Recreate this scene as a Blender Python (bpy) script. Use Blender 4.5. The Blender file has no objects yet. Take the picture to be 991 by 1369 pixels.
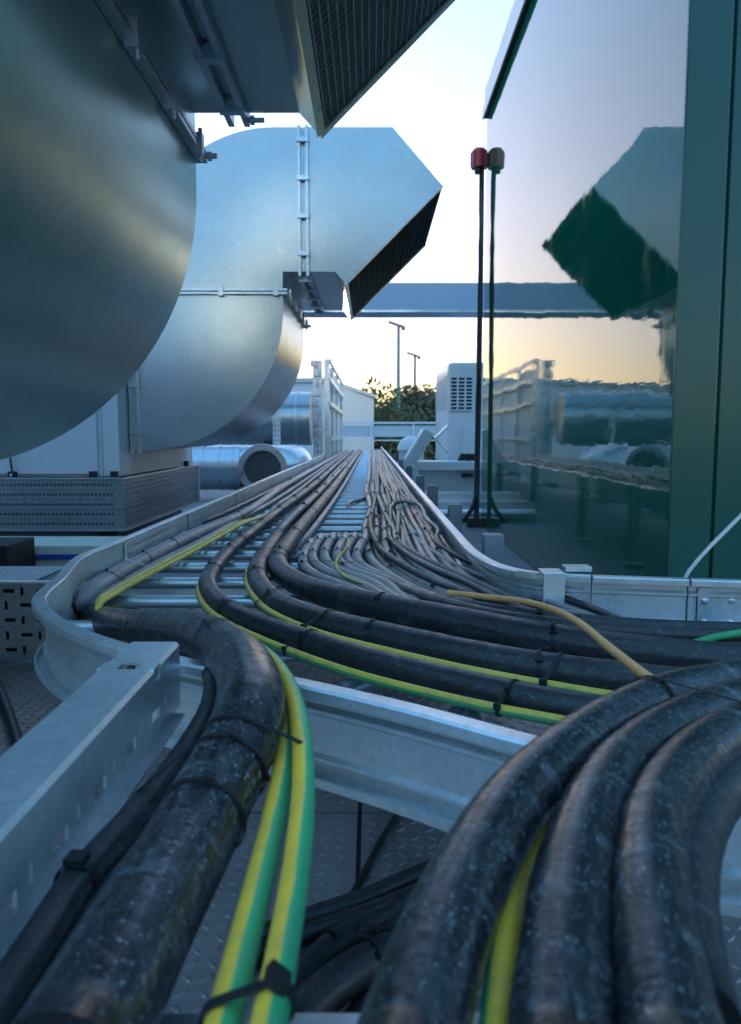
import bpy, bmesh, math, random
from mathutils import Vector, Matrix

# ------------------------------------------------------------------ camera, sky, light, exposure
sc = bpy.context.scene
R = math.radians
FPX, CX, CY = 1015.0, 495.5, 684.5          # lens in photo pixels, photo centre
PITCH = math.atan(103.5 / FPX)              # camera tipped down a little
cam_d = bpy.data.cameras.new('camera')
cam = bpy.data.objects.new('camera', cam_d)
sc.collection.objects.link(cam)
cam.location = (0, 0, 0)
cam.rotation_euler = (R(90) - PITCH, 0, 0)
cam_d.sensor_fit = 'VERTICAL'
cam_d.sensor_height = 24
cam_d.lens = 24 * FPX / 1369
cam_d.clip_start = 0.01
cam_d.clip_end = 6000
cam_d.dof.use_dof = True
cam_d.dof.focus_distance = 1.45
cam_d.dof.aperture_fstop = 5.5
sc.camera = cam

SKY_GAMMA = 0.28
SUN_EL, SUN_AZ = 2.2, -9.0                 # degrees; azimuth from +Y, negative = left
world = bpy.data.worlds.new('World')
sc.world = world
world.use_nodes = True
wn = world.node_tree.nodes
wl = world.node_tree.links
bg = wn['Background']
sky = wn.new('ShaderNodeTexSky')
sky.sky_type = 'NISHITA'
sky.sun_disc = False
sky.sun_elevation = R(SUN_EL)
sky.sun_rotation = R(SUN_AZ)
sky.air_density = 1.0
sky.dust_density = 1.2
sky.ozone_density = 3.5
wb = wn.new('ShaderNodeMix')
wb.data_type = 'RGBA'
wb.blend_type = 'MULTIPLY'
wb.inputs['Factor'].default_value = 1.0
wb.inputs['B'].default_value = (0.81, 0.85, 0.97, 1)
gm = wn.new('ShaderNodeGamma')              # evens out the sky's range the way the photo's exposure does
gm.inputs['Gamma'].default_value = SKY_GAMMA
wl.new(sky.outputs['Color'], gm.inputs['Color'])
hs = wn.new('ShaderNodeHueSaturation')
hs.inputs['Saturation'].default_value = 1.75
wl.new(gm.outputs['Color'], hs.inputs['Color'])
wl.new(hs.outputs['Color'], wb.inputs['A'])
wl.new(wb.outputs['Result'], bg.inputs['Color'])
bg.inputs['Strength'].default_value = 0.15

sun_d = bpy.data.lights.new('sun', 'SUN')
sun = bpy.data.objects.new('sun', sun_d)
sc.collection.objects.link(sun)
sun_d.energy = 0.3
sun_d.angle = R(3)
sun_d.color = (1.0, 0.78, 0.62)
sdir = Vector((math.sin(R(SUN_AZ)) * math.cos(R(SUN_EL)), math.cos(R(SUN_AZ)) * math.cos(R(SUN_EL)), math.sin(R(SUN_EL))))
sun.rotation_euler = sdir.to_track_quat('Z', 'Y').to_euler()

sc.view_settings.view_transform = 'Standard'
sc.view_settings.look = 'None'
sc.view_settings.gamma = 1.0
sc.view_settings.use_curve_mapping = False
sc.view_settings.exposure = 3.5
sc.render.engine = 'CYCLES'
sc.cycles.use_denoising = True
sc.cycles.use_adaptive_sampling = True
sc.cycles.adaptive_threshold = 0.03
sc.cycles.max_bounces = 6
sc.cycles.glossy_bounces = 4
sc.cycles.diffuse_bounces = 3

# ------------------------------------------------------------------ helpers
FLOOR = -0.70          # walkway level below the lens
RAIL_T = -0.283        # top of ladder rails
RUNG_T = -0.373        # top of rungs
random.seed(7)

def P(px, py, z):
    """photo pixel -> point of the place at height z"""
    f = Vector((0, math.cos(PITCH), -math.sin(PITCH)))
    u = Vector((0, math.sin(PITCH), math.cos(PITCH)))
    d = f + Vector((1, 0, 0)) * ((px - CX) / FPX) + u * ((CY - py) / FPX)
    return d * (z / d.z)

def PY(px, py, y):
    """photo pixel -> point of the place at distance y"""
    f = Vector((0, math.cos(PITCH), -math.sin(PITCH)))
    u = Vector((0, math.sin(PITCH), math.cos(PITCH)))
    d = f + Vector((1, 0, 0)) * ((px - CX) / FPX) + u * ((CY - py) / FPX)
    return d * (y / d.y)

def meta(o, label=None, cat=None, group=None, kind=None):
    if label: o['label'] = label
    if cat: o['category'] = cat
    if group: o['group'] = group
    if kind: o['kind'] = kind
    return o

def thing(name, label, cat, loc=(0, 0, 0), group=None):
    o = bpy.data.objects.new(name, None)
    o.empty_display_size = 0.1
    o.location = loc
    sc.collection.objects.link(o)
    return meta(o, label, cat, group)

def link(name, me, mat=None, parent=None):
    if mat is not None and len(me.materials) == 0:
        me.materials.append(mat)
    o = bpy.data.objects.new(name, me)
    sc.collection.objects.link(o)
    if parent is not None:
        o.parent = parent
        r = parent
        off = Vector((0, 0, 0))
        while r is not None:
            off += r.location
            r = r.parent
        o.location = -off          # meshes are written in place coordinates
    return o

class MB:
    def __init__(s):
        s.v, s.f, s.sm, s.uv = [], [], [], None
    def add(s, vs, fs, smooth=False):
        b = len(s.v)
        s.v += [tuple(v) for v in vs]
        s.f += [tuple(i + b for i in f) for f in fs]
        s.sm += [smooth] * len(fs)
        return s
    def box(s, c, d, rot=None):
        hx, hy, hz = d[0] / 2, d[1] / 2, d[2] / 2
        vs = [Vector((x, y, z)) for x in (-hx, hx) for y in (-hy, hy) for z in (-hz, hz)]
        if rot is not None: vs = [rot @ v for v in vs]
        vs = [v + Vector(c) for v in vs]
        return s.add(vs, [(0, 1, 3, 2), (4, 6, 7, 5), (0, 4, 5, 1), (2, 3, 7, 6), (0, 2, 6, 4), (1, 5, 7, 3)])
    def b2(s, x0, x1, y0, y1, z0, z1):
        return s.box(((x0 + x1) / 2, (y0 + y1) / 2, (z0 + z1) / 2), (abs(x1 - x0), abs(y1 - y0), abs(z1 - z0)))
    def prism_y(s, outline, y0, y1, caps=(True, True), skip=()):
        n = len(outline)
        vs = [(x, y0, z) for x, z in outline] + [(x, y1, z) for x, z in outline]
        fs = [(i, (i + 1) % n, n + (i + 1) % n, n + i) for i in range(n) if i not in skip]
        if caps[0]: fs.append(tuple(range(n - 1, -1, -1)))
        if caps[1]: fs.append(tuple(range(n, 2 * n)))
        return s.add(vs, fs)
    def cyl(s, a, b, r, n=12, r2=None, caps=True, smooth=True):
        a, b = Vector(a), Vector(b)
        t = (b - a).normalized()
        u = t.orthogonal().normalized()
        w = t.cross(u)
        r2 = r if r2 is None else r2
        vs = [a + (u * math.cos(k * math.tau / n) + w * math.sin(k * math.tau / n)) * r for k in range(n)]
        vs += [b + (u * math.cos(k * math.tau / n) + w * math.sin(k * math.tau / n)) * r2 for k in range(n)]
        s.add(vs, [(k, (k + 1) % n, n + (k + 1) % n, n + k) for k in range(n)], smooth)
        if caps:
            s.add(vs[:n], [tuple(range(n - 1, -1, -1))])
            s.add(vs[n:], [tuple(range(n))])
        return s
    def mesh(s, name, recalc=True):
        me = bpy.data.meshes.new(name)
        me.from_pydata(s.v, [], s.f)
        if recalc:
            bm = bmesh.new(); bm.from_mesh(me)
            bmesh.ops.recalc_face_normals(bm, faces=bm.faces[:])
            bm.to_mesh(me); bm.free()
        me.polygons.foreach_set('use_smooth', s.sm)
        return me
    def build(s, name, mat, parent=None, bevel=0, recalc=True):
        o = link(name, s.mesh(name, recalc), mat, parent)
        if bevel:
            m = o.modifiers.new('bevel', 'BEVEL'); m.width = bevel; m.segments = 2; m.limit_method = 'ANGLE'
            m.harden_normals = False
        return o

def crom(pts, step=0.02, grow=0.012):
    """smooth curve through the points, finer where it is near"""
    pts = [Vector(p) for p in pts]
    ext = [pts[0] * 2 - pts[1]] + pts + [pts[-1] * 2 - pts[-2]]
    out = []
    for i in range(1, len(ext) - 2):
        p0, p1, p2, p3 = ext[i - 1:i + 3]
        t1 = max((p1 - p0).length, 1e-5) ** .5
        t2 = t1 + max((p2 - p1).length, 1e-5) ** .5
        t3 = t2 + max((p3 - p2).length, 1e-5) ** .5
        L = (p2 - p1).length
        n = max(2, int(L / (step + grow * min(p1.length, p2.length))))
        for k in range(n):
            t = t1 + (t2 - t1) * k / n
            a1 = p0 * ((t1 - t) / t1) + p1 * (t / t1)
            a2 = p1 * ((t2 - t) / (t2 - t1)) + p2 * ((t - t1) / (t2 - t1))
            a3 = p2 * ((t3 - t) / (t3 - t2)) + p3 * ((t - t2) / (t3 - t2))
            b1 = a1 * ((t2 - t) / t2) + a2 * (t / t2)
            b2 = a2 * ((t3 - t) / (t3 - t1)) + a3 * ((t - t1) / (t3 - t1))
            out.append(b1 * ((t2 - t) / (t2 - t1)) + b2 * ((t - t1) / (t2 - t1)))
    out.append(pts[-1])
    return out

def tube_mesh(name, path, r, n=16, closed=False, up=Vector((0, 0, 1)), flat=None):
    """round tube with u round it (0 on top) and v in metres along it"""
    m = len(path)
    vs, uv = [], []
    length = 0
    rings = []
    for i, p in enumerate(path):
        if closed:
            t = path[(i + 1) % m] - path[i - 1]
        else:
            t = path[min(i + 1, m - 1)] - path[max(i - 1, 0)]
        t.normalize()
        s = t.cross(up)
        if s.length < 1e-3: s = t.cross(Vector((0, 1, 0)))
        s.normalize()
        u = s.cross(t)
        if i: length += (p - path[i - 1]).length
        rings.append(length)
        for k in range(n):
            a = k * math.tau / n
            if flat: vs.append(p + u * math.cos(a) * flat[0] + s * math.sin(a) * flat[1])
            else: vs.append(p + u * math.cos(a) * r + s * math.sin(a) * r)
    fs, fuv = [], []
    last = m if closed else m - 1
    for i in range(last):
        j = (i + 1) % m
        for k in range(n):
            k2 = (k + 1) % n
            fs.append((i * n + k, i * n + k2, j * n + k2, j * n + k))
            v0 = rings[i]; v1 = rings[j] if j else rings[i] + .01
            fuv += [(k / n, v0), ((k + 1) / n, v0), ((k + 1) / n, v1), (k / n, v1)]
    if not closed:
        fs.append(tuple(range(n))); fuv += [(0, 0)] * n
        fs.append(tuple((m - 1) * n + k for k in range(n - 1, -1, -1))); fuv += [(0, 0)] * n
    me = bpy.data.meshes.new(name)
    me.from_pydata([tuple(v) for v in vs], [], fs)
    lay = me.uv_layers.new(name='UVMap')
    lay.data.foreach_set('uv', [c for q in fuv for c in q])
    me.polygons.foreach_set('use_smooth', [True] * len(fs))
    me.flip_normals() if False else None
    return me

def sweep(mb, path, prof, closed_prof=True):
    """sweep profile [(n, z)] along an XY path; n is to the left of travel"""
    m, k = len(path), len(prof)
    vs = []
    for i, p in enumerate(path):
        t = path[min(i + 1, m - 1)] - path[max(i - 1, 0)]
        t.z = 0; t.normalize()
        nrm = Vector((-t.y, t.x, 0))
        for a, z in prof:
            vs.append(p + nrm * a + Vector((0, 0, z)))
    fs = []
    for i in range(m - 1):
        for j in range(k):
            j2 = (j + 1) % k
            fs.append((i * k + j, i * k + j2, (i + 1) * k + j2, (i + 1) * k + j))
    fs.append(tuple(range(k - 1, -1, -1)))
    fs.append(tuple((m - 1) * k + j for j in range(k)))
    mb.add(vs, fs)
    return mb

def perf(w, h, holes):
    """flat sheet in XZ with real rectangular openings"""
    xs = sorted({0.0, w} | {round(min(max(e, 0), w), 5) for q in holes for e in q[:2]})
    zs = sorted({0.0, h} | {round(min(max(e, 0), h), 5) for q in holes for e in q[2:]})
    idx, vs, fs = {}, [], []
    def vi(i, j):
        if (i, j) not in idx:
            idx[(i, j)] = len(vs); vs.append((xs[i], 0, zs[j]))
        return idx[(i, j)]
    for i in range(len(xs) - 1):
        cx = (xs[i] + xs[i + 1]) / 2
        hh = [q for q in holes if q[0] < cx < q[1]]
        for j in range(len(zs) - 1):
            cz = (zs[j] + zs[j + 1]) / 2
            if any(q[2] < cz < q[3] for q in hh): continue
            fs.append((vi(i, j), vi(i + 1, j), vi(i + 1, j + 1), vi(i, j + 1)))
    return vs, fs

def perf_obj(name, w, h, holes, mat, parent, origin, rz=0, thick=.002):
    vs, fs = perf(w, h, holes)
    M = Matrix.Translation(origin) @ Matrix.Rotation(rz, 4, 'Z')
    mb = MB().add([M @ Vector(v) for v in vs], fs)
    o = mb.build(name, mat, parent, recalc=False)
    s = o.modifiers.new('sheet', 'SOLIDIFY'); s.thickness = thick; s.offset = 0
    return o

# ------------------------------------------------------------------ materials
def nt(name):
    m = bpy.data.materials.new(name); m.use_nodes = True
    t = m.node_tree
    return m, t, t.nodes, t.links, t.nodes['Principled BSDF']

def ramp(N, stops):
    r = N.new('ShaderNodeValToRGB')
    e = r.color_ramp.elements
    while len(e) < len(stops): e.new(.5)
    for k, (p, c) in enumerate(stops):
        e[k].position = p
        e[k].color = (c, c, c, 1) if not isinstance(c, tuple) else (*c, 1)
    return r

def noise(N, L, coord, scale, detail=4, rough=.55, stretch=None):
    n = N.new('ShaderNodeTexNoise')
    n.inputs['Scale'].default_value = scale
    n.inputs['Detail'].default_value = detail
    n.inputs['Roughness'].default_value = rough
    if stretch:
        mp = N.new('ShaderNodeMapping'); mp.inputs['Scale'].default_value = stretch
        L.new(coord, mp.inputs['Vector']); L.new(mp.outputs['Vector'], n.inputs['Vector'])
    else:
        L.new(coord, n.inputs['Vector'])
    return n.outputs['Fac']

def mixc(N, L, fac, a, b, mode='MIX'):
    m = N.new('ShaderNodeMix'); m.data_type = 'RGBA'; m.blend_type = mode
    for s, v in (('Factor', fac), ('A', a), ('B', b)):
        if isinstance(v, (tuple, list)): m.inputs[s].default_value = (*v, 1)
        elif isinstance(v, (int, float)): m.inputs[s].default_value = v
        else: L.new(v, m.inputs[s])
    return m.outputs['Result']

def bump(N, L, B, h, strength, dist):
    b = N.new('ShaderNodeBump'); b.inputs['Strength'].default_value = strength
    b.inputs['Distance'].default_value = dist
    L.new(h, b.inputs['Height']); L.new(b.outputs['Normal'], B.inputs['Normal'])

def coord(N, which='Object'):
    return N.new('ShaderNodeTexCoord').outputs[which]

def galv(name, lo, hi, rlo, rhi, spangle=60, metallic=.9, streak=0.0, dirt=.3):
    m, t, N, L, B = nt(name)
    co = coord(N)
    v = N.new('ShaderNodeTexVoronoi'); v.inputs['Scale'].default_value = spangle
    L.new(co, v.inputs['Vector'])
    bw = N.new('ShaderNodeRGBToBW'); L.new(v.outputs['Color'], bw.inputs['Color'])
    big = noise(N, L, co, 2.2, 6, .6)
    c1 = mixc(N, L, bw.outputs['Val'], lo, hi)
    rr = ramp(N, [(.35, 0.0), (.75, dirt)])
    L.new(big, rr.inputs['Fac'])
    c2 = mixc(N, L, rr.outputs['Color'], c1, tuple(x * .55 for x in lo))
    fine = noise(N, L, co, 35, 5, .7, (1, 1, .25))
    fr = ramp(N, [(.55, 0.0), (.8, .12)])
    L.new(fine, fr.inputs['Fac'])
    c3 = mixc(N, L, fr.outputs['Color'], c2, tuple(min(1, x * 1.25) for x in hi))
    L.new(c3, B.inputs['Base Color'])
    B.inputs['Metallic'].default_value = metallic
    mr = N.new('ShaderNodeMapRange')
    L.new(noise(N, L, co, 9, 6, .65), mr.inputs['Value'])
    mr.inputs['From Min'].default_value = .3; mr.inputs['From Max'].default_value = .7
    mr.inputs['To Min'].default_value = rlo; mr.inputs['To Max'].default_value = rhi
    L.new(mr.outputs['Result'], B.inputs['Roughness'])
    bump(N, L, B, noise(N, L, co, 3.0, 2, .5), .12, .02)
    return m

def plain(name, col, rough=.5, metallic=0, var=.15, scale=8, bmp=0.0, dirt=None):
    m, t, N, L, B = nt(name)
    co = coord(N)
    f = noise(N, L, co, scale, 6, .6)
    c = mixc(N, L, f, tuple(x * (1 - var) for x in col), tuple(min(1, x * (1 + var)) for x in col))
    if dirt:
        r2 = ramp(N, [(.5, 0.0), (.75, dirt[1])])
        L.new(noise(N, L, co, scale * 3, 8, .7), r2.inputs['Fac'])
        c = mixc(N, L, r2.outputs['Color'], c, dirt[0])
    L.new(c, B.inputs['Base Color'])
    B.inputs['Metallic'].default_value = metallic
    mr = N.new('ShaderNodeMapRange')
    L.new(noise(N, L, co, scale * 2, 5, .6), mr.inputs['Value'])
    mr.inputs['To Min'].default_value = max(.02, rough - .12); mr.inputs['To Max'].default_value = min(1, rough + .12)
    L.new(mr.outputs['Result'], B.inputs['Roughness'])
    if bmp: bump(N, L, B, noise(N, L, co, scale * 5, 4), bmp, .004)
    return m

def sheath(name, dark, dust, amount, rough=.38):
    """cable jacket: black plastic, scuffs and dried dust"""
    m, t, N, L, B = nt(name)
    co = coord(N)
    uv = N.new('ShaderNodeUVMap')
    su = N.new('ShaderNodeSeparateXYZ'); L.new(uv.outputs['UV'], su.inputs['Vector'])
    def trig(op):
        a_ = N.new('ShaderNodeMath'); a_.operation = 'MULTIPLY'; a_.inputs[1].default_value = math.tau
        L.new(su.outputs['X'], a_.inputs[0])
        b_ = N.new('ShaderNodeMath'); b_.operation = op; L.new(a_.outputs[0], b_.inputs[0])
        return b_.outputs[0]
    cb = N.new('ShaderNodeCombineXYZ')
    L.new(trig('COSINE'), cb.inputs['X']); L.new(trig('SINE'), cb.inputs['Y']); L.new(su.outputs['Y'], cb.inputs['Z'])
    rnd = cb.outputs['Vector']
    rip = noise(N, L, rnd, 1.0, 5, .6, (.45, .45, 62))          # lay of the cores under the jacket
    a = ramp(N, [(.53, 0.0), (.70, amount * .6)])
    L.new(noise(N, L, rnd, 1.0, 12, .85, (4.5, 4.5, 80)), a.inputs['Fac'])
    b = ramp(N, [(.60, 0.0), (.65, .6 * amount)])
    L.new(noise(N, L, rnd, 1.0, 6, .75, (9, 9, 260)), b.inputs['Fac'])
    w = ramp(N, [(.45, 0.0), (.75, .13 * amount)])
    L.new(noise(N, L, rnd, 1.0, 7, .7, (2.0, 2.0, 6)), w.inputs['Fac'])
    v = ramp(N, [(.58, 0.0), (.68, .17 * amount)])
    L.new(rip, v.inputs['Fac'])
    c = mixc(N, L, w.outputs['Color'], dark, dust)
    c = mixc(N, L, v.outputs['Color'], c, dust)
    c = mixc(N, L, a.outputs['Color'], c, tuple(x * .8 for x in dust))
    c = mixc(N, L, b.outputs['Color'], c, tuple(min(1, x * 1.6) for x in dust))
    L.new(c, B.inputs['Base Color'])
    mr = N.new('ShaderNodeMapRange')
    L.new(noise(N, L, co, 40, 6, .7), mr.inputs['Value'])
    mr.inputs['From Min'].default_value = .3; mr.inputs['From Max'].default_value = .7
    mr.inputs['To Min'].default_value = rough - .12; mr.inputs['To Max'].default_value = rough + .2
    L.new(mr.outputs['Result'], B.inputs['Roughness'])
    hh = N.new('ShaderNodeMath'); hh.operation = 'MULTIPLY_ADD'; hh.inputs[1].default_value = 2.6
    fb = N.new('ShaderNodeMath'); fb.operation = 'MULTIPLY'; fb.inputs[1].default_value = .35
    L.new(noise(N, L, co, 90, 5, .6), fb.inputs[0])
    L.new(rip, hh.inputs[0]); L.new(fb.outputs[0], hh.inputs[2])
    bump(N, L, B, hh.outputs[0], .3, .0016)
    return m

def earth(name, phase, y=(1.0, .56, .05), g=(.04, .40, .15), dirt=.4):
    """yellow jacket with a green stripe along it"""
    m, t, N, L, B = nt(name)
    uv = N.new('ShaderNodeUVMap')
    sp = N.new('ShaderNodeSeparateXYZ'); L.new(uv.outputs['UV'], sp.inputs['Vector'])
    co = coord(N)
    wob = N.new('ShaderNodeMath'); wob.operation = 'MULTIPLY_ADD'; wob.inputs[1].default_value = .10
    L.new(noise(N, L, co, 9, 3), wob.inputs[0]); L.new(sp.outputs['X'], wob.inputs[2])
    ad = N.new('ShaderNodeMath'); ad.operation = 'ADD'; ad.inputs[1].default_value = phase - .05
    L.new(wob.outputs[0], ad.inputs[0])
    fr = N.new('ShaderNodeMath'); fr.operation = 'FRACT'; L.new(ad.outputs[0], fr.inputs[0])
    r = ramp(N, [(.0, 0.0), (.025, 1.0), (.39, 1.0), (.42, 0.0)])
    L.new(fr.outputs[0], r.inputs['Fac'])
    c = mixc(N, L, r.outputs['Color'], y, g)
    d = ramp(N, [(.45, 0.0), (.72, dirt)])
    L.new(noise(N, L, co, 35, 8, .7), d.inputs['Fac'])
    c = mixc(N, L, d.outputs['Color'], c, (.16, .15, .12))
    L.new(c, B.inputs['Base Color'])
    B.inputs['Roughness'].default_value = .42
    bump(N, L, B, noise(N, L, co, 60, 4), .1, .001)
    return m

M = {}
M['duct'] = galv('duct_zinc', (.40, .45, .47), (.44, .49, .51), .27, .33, spangle=45, dirt=.2, metallic=.9)
M['duct_near'] = galv('duct_zinc_green_bounce', (.42, .53, .51), (.46, .57, .55), .27, .33, spangle=45, dirt=.2, metallic=.9)  # green light bounced off the cabinet is mixed into this zinc's colour
M['rail'] = galv('rail_zinc', (.64, .68, .70), (.80, .84, .86), .25, .42, spangle=120, dirt=.6, metallic=.7)
M['tray_zinc'] = galv('dull_tray_zinc', (.22, .25, .27), (.30, .33, .36), .4, .6, spangle=90, dirt=.5, metallic=.7)
M['rung'] = galv('rung_zinc', (.56, .62, .66), (.66, .72, .75), .28, .42, spangle=150, dirt=.35)
M['flange'] = galv('flange_zinc', (.5, .55, .6), (.62, .68, .72), .3, .45, spangle=90)
M['spiral'] = galv('spiral_zinc', (.5, .56, .62), (.64, .7, .75), .25, .38, spangle=60, dirt=.15)
M['black_cable'] = sheath('black_cable_sheath', (.016, .017, .019), (.26, .28, .30), .7)
M['scuffed_cable'] = sheath('scuffed_black_cable_sheath', (.013, .014, .016), (.44, .47, .50), .85, .24)
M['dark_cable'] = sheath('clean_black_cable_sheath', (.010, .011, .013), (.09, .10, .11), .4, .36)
M['grey_cable'] = sheath('dusty_grey_cable_sheath', (.20, .195, .195), (.50, .48, .46), .8, .36)
M['worn_cable'] = sheath('worn_grey_black_sheath', (.05, .05, .052), (.26, .255, .25), .75, .36)
M['tie'] = plain('black_nylon', (.008, .008, .009), .6, var=.3, scale=40)
M['tie_white'] = plain('white_nylon', (.6, .6, .58), .4, var=.1, scale=40)
M['earth_r'] = earth('earth_wire_green_right', .42)
M['earth_l'] = earth('earth_wire_green_left', .93, (1.0, .60, .06))
M['earth_far'] = earth('earth_wire_dusty', .82, (.80, .54, .07), (.10, .38, .14), .45)
M['orange'] = plain('tan_orange_wire', (.82, .38, .13), .5, var=.15, scale=25, dirt=((.2, .15, .1), .4))
M['green_wire'] = plain('green_wire_jacket', (.04, .36, .13), .42, var=.15, scale=25, dirt=((.15, .16, .13), .35))
M['bare'] = plain('pale_wire', (.62, .60, .55), .45, var=.1, scale=20)
M['white_paint'] = plain('white_painted_steel', (.66, .68, .70), .42, var=.05, scale=3, dirt=((.4, .41, .42), .25))
M['panel_paint'] = plain('pale_grey_panel_paint', (.50, .53, .56), .4, var=.05, scale=2, dirt=((.34, .36, .38), .25))
M['cream'] = plain('cream_panel', (.52, .52, .45), .5, var=.08, scale=3, dirt=((.3, .3, .26), .3))
M['blue'] = plain('blue_pipe_paint', (.02, .06, .30), .4, var=.1, scale=10)
M['black'] = plain('black_rubber', (.006, .006, .007), .6, var=.2, scale=20)
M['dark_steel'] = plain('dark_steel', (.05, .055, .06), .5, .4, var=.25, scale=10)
M['wire'] = plain('mesh_wire', (.32, .34, .36), .45, .8, var=.2, scale=20)
M['red'] = plain('red_lens', (.45, .02, .03), .25, var=.1, scale=20)
M['tape'] = plain('red_tape', (.42, .06, .06), .5, var=.2, scale=20)
M['post_paint'] = plain('grey_post_paint', (.16, .19, .22), .45, .3, var=.2, scale=12)
M['beam'] = plain('pale_blue_grey_beam', (.36, .44, .55), .5, var=.05, scale=2)
M['post'] = plain('lamp_post_steel', (.30, .30, .31), .6, .3, var=.1)
M['bark'] = plain('bark', (.06, .045, .03), .9, var=.3, scale=6, bmp=.3)

def leaf(name, a, b):
    m, t, N, L, B = nt(name)
    co = coord(N)
    c = mixc(N, L, noise(N, L, co, 1.3, 3), a, b)
    L.new(c, B.inputs['Base Color'])
    B.inputs['Roughness'].default_value = .75
    return m
M['leaf_a'] = leaf('olive_foliage', (.05, .065, .025), (.15, .15, .06))
M['leaf_b'] = leaf('brown_green_foliage', (.07, .06, .03), (.17, .13, .07))

def green_gloss():
    m, t, N, L, B = nt('green_gloss_paint')
    co = coord(N)
    c = mixc(N, L, noise(N, L, co, 3, 5), (.001, .085, .052), (.002, .110, .068))
    L.new(c, B.inputs['Base Color'])
    B.inputs['Roughness'].default_value = .03
    B.inputs['IOR'].default_value = 2.05
    h1 = noise(N, L, co, 1.0, 3, .5, (1, 1.2, 2.2))
    h2 = noise(N, L, co, 1.0, 4, .6, (1, 30, 7))
    mx = N.new('ShaderNodeMath'); mx.operation = 'MULTIPLY_ADD'; mx.inputs[1].default_value = .024
    L.new(h2, mx.inputs[0]); L.new(h1, mx.inputs[2])
    # the sheet is buckled more in its lower half
    sp = N.new('ShaderNodeSeparateXYZ'); L.new(co, sp.inputs['Vector'])
    lo = N.new('ShaderNodeMapRange'); L.new(sp.outputs['Z'], lo.inputs['Value'])
    lo.inputs['From Min'].default_value = .55; lo.inputs['From Max'].default_value = .15
    h3 = noise(N, L, co, 1.0, 4, .6, (1, 1.3, 7.0))
    m3 = N.new('ShaderNodeMath'); m3.operation = 'MULTIPLY'; L.new(h3, m3.inputs[0]); L.new(lo.outputs['Result'], m3.inputs[1])
    m4 = N.new('ShaderNodeMath'); m4.operation = 'MULTIPLY_ADD'; m4.inputs[1].default_value = .30
    L.new(m3.outputs[0], m4.inputs[0]); L.new(mx.outputs[0], m4.inputs[2])
    bump(N, L, B, m4.outputs[0], .16, .02)
    st = ramp(N, [(.50, .025), (.72, .11)])
    L.new(noise(N, L, co, 1.0, 8, .7, (1, 14, .8)), st.inputs['Fac'])
    L.new(st.outputs['Color'], B.inputs['Roughness'])
    return m
def green_satin():
    m, t, N, L, B = nt('green_satin_paint')
    co = coord(N)
    c = mixc(N, L, noise(N, L, co, 5, 6, .65), (.001, .062, .044), (.001, .084, .060))
    L.new(c, B.inputs['Base Color'])
    B.inputs['Roughness'].default_value = .22
    B.inputs['IOR'].default_value = 1.5
    bump(N, L, B, noise(N, L, co, 4, 3), .15, .01)
    return m
M['green_gloss'] = green_gloss()
M['green_satin'] = green_satin()
M['plate'] = plain('worn_tread_plate', (.24, .215, .21), .42, .35, var=.35, scale=5, bmp=.2, dirt=((.15, .12, .11), .5))
M['deck'] = plain('grey_roof_deck', (.20, .22, .24), .7, var=.2, scale=2.5, bmp=.2, dirt=((.12, .13, .14), .5))
M['ground'] = plain('distant_ground', (.09, .10, .06), .95, var=.4, scale=.05)

# ------------------------------------------------------------------ the setting
o = MB().add([(-3000, -3000, -7), (3000, -3000, -7), (3000, 3000, -7), (-3000, 3000, -7)], [(0, 1, 2, 3)]).build('ground', M['ground'])
meta(o, kind='structure')
o = MB().b2(-16, 16, -12, 20.6, -6.9, FLOOR - .02).build('roof_deck', M['deck'])
meta(o, kind='structure')
walk = MB().b2(-4.2, 2.2, -3, 3.4, FLOOR - .016, FLOOR - .004).build('walkway', M['black'])
meta(walk, kind='structure')
pl_me = {}
xs = [-4.2, -3.0, -1.8, -.72, -.02, .98, 2.2]
ys = [-3, -1.6, -.3, 1.35, 2.55, 3.4]
for i in range(len(xs) - 1):
    for j in range(len(ys) - 1):
        MB().b2(xs[i] + .004, xs[i + 1] - .004, ys[j] + .004, ys[j + 1] - .004, FLOOR - .0045, FLOOR).build('floor_plate', M['plate'], walk)
# raised tread bars of the plates, laid in the usual crossed pairs
mb = MB()
def tread(cx, cy, a):
    c, s = math.cos(a), math.sin(a)
    base = [(-.013, 0), (-.006, -.0042), (.006, -.0042), (.013, 0), (.006, .0042), (-.006, .0042)]
    top = [(-.008, 0), (-.004, -.002), (.004, -.002), (.008, 0), (.004, .002), (-.004, .002)]
    vs = [(cx + x * c - y * s, cy + x * s + y * c, FLOOR) for x, y in base] + [(cx + x * c - y * s, cy + x * s + y * c, FLOOR + .0022) for x, y in top]
    mb.add(vs, [(k, (k + 1) % 6, 6 + (k + 1) % 6, 6 + k) for k in range(6)] + [tuple(range(6, 12))])
def near_seam(v, seams): return any(abs(v - q) < .02 for q in seams)
for i in range(-110, 45):
    for j in range(8, 92):
        x, y = i * .0265, j * .0265 + .2
        if near_seam(x, xs) or near_seam(y, ys): continue
        tread(x, y, R(45) if (i + j) % 2 else R(-45))
o = mb.build('tread_bars', M['plate'], walk, recalc=False)
meta(o, kind='stuff')

# ------------------------------------------------------------------ cable ladder
def rail_prof(h, w, lip, t=.003, flip=1):
    """channel: web, flanges to one side with down/up turned lips; z from 0 down to -h"""
    g = .006
    p = [(0, -.002), (.002, 0), (w - .003, 0), (w, -.003), (w, -lip), (w - t, -lip), (w - t, -t), (t, -t), (t, -.026), (t + g, -.031), (t + g, -.036), (t, -.040), (t, -h + .034), (t + g, -h + .030), (t + g, -h + .026),
         (t, -h + .022), (t, -h + t), (w - t, -h + t), (w - t, -h + lip), (w, -h + lip), (w, -h + .003), (w - .003, -h), (0, -h)]
    return [(a * flip, z) for a, z in p]

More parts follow.
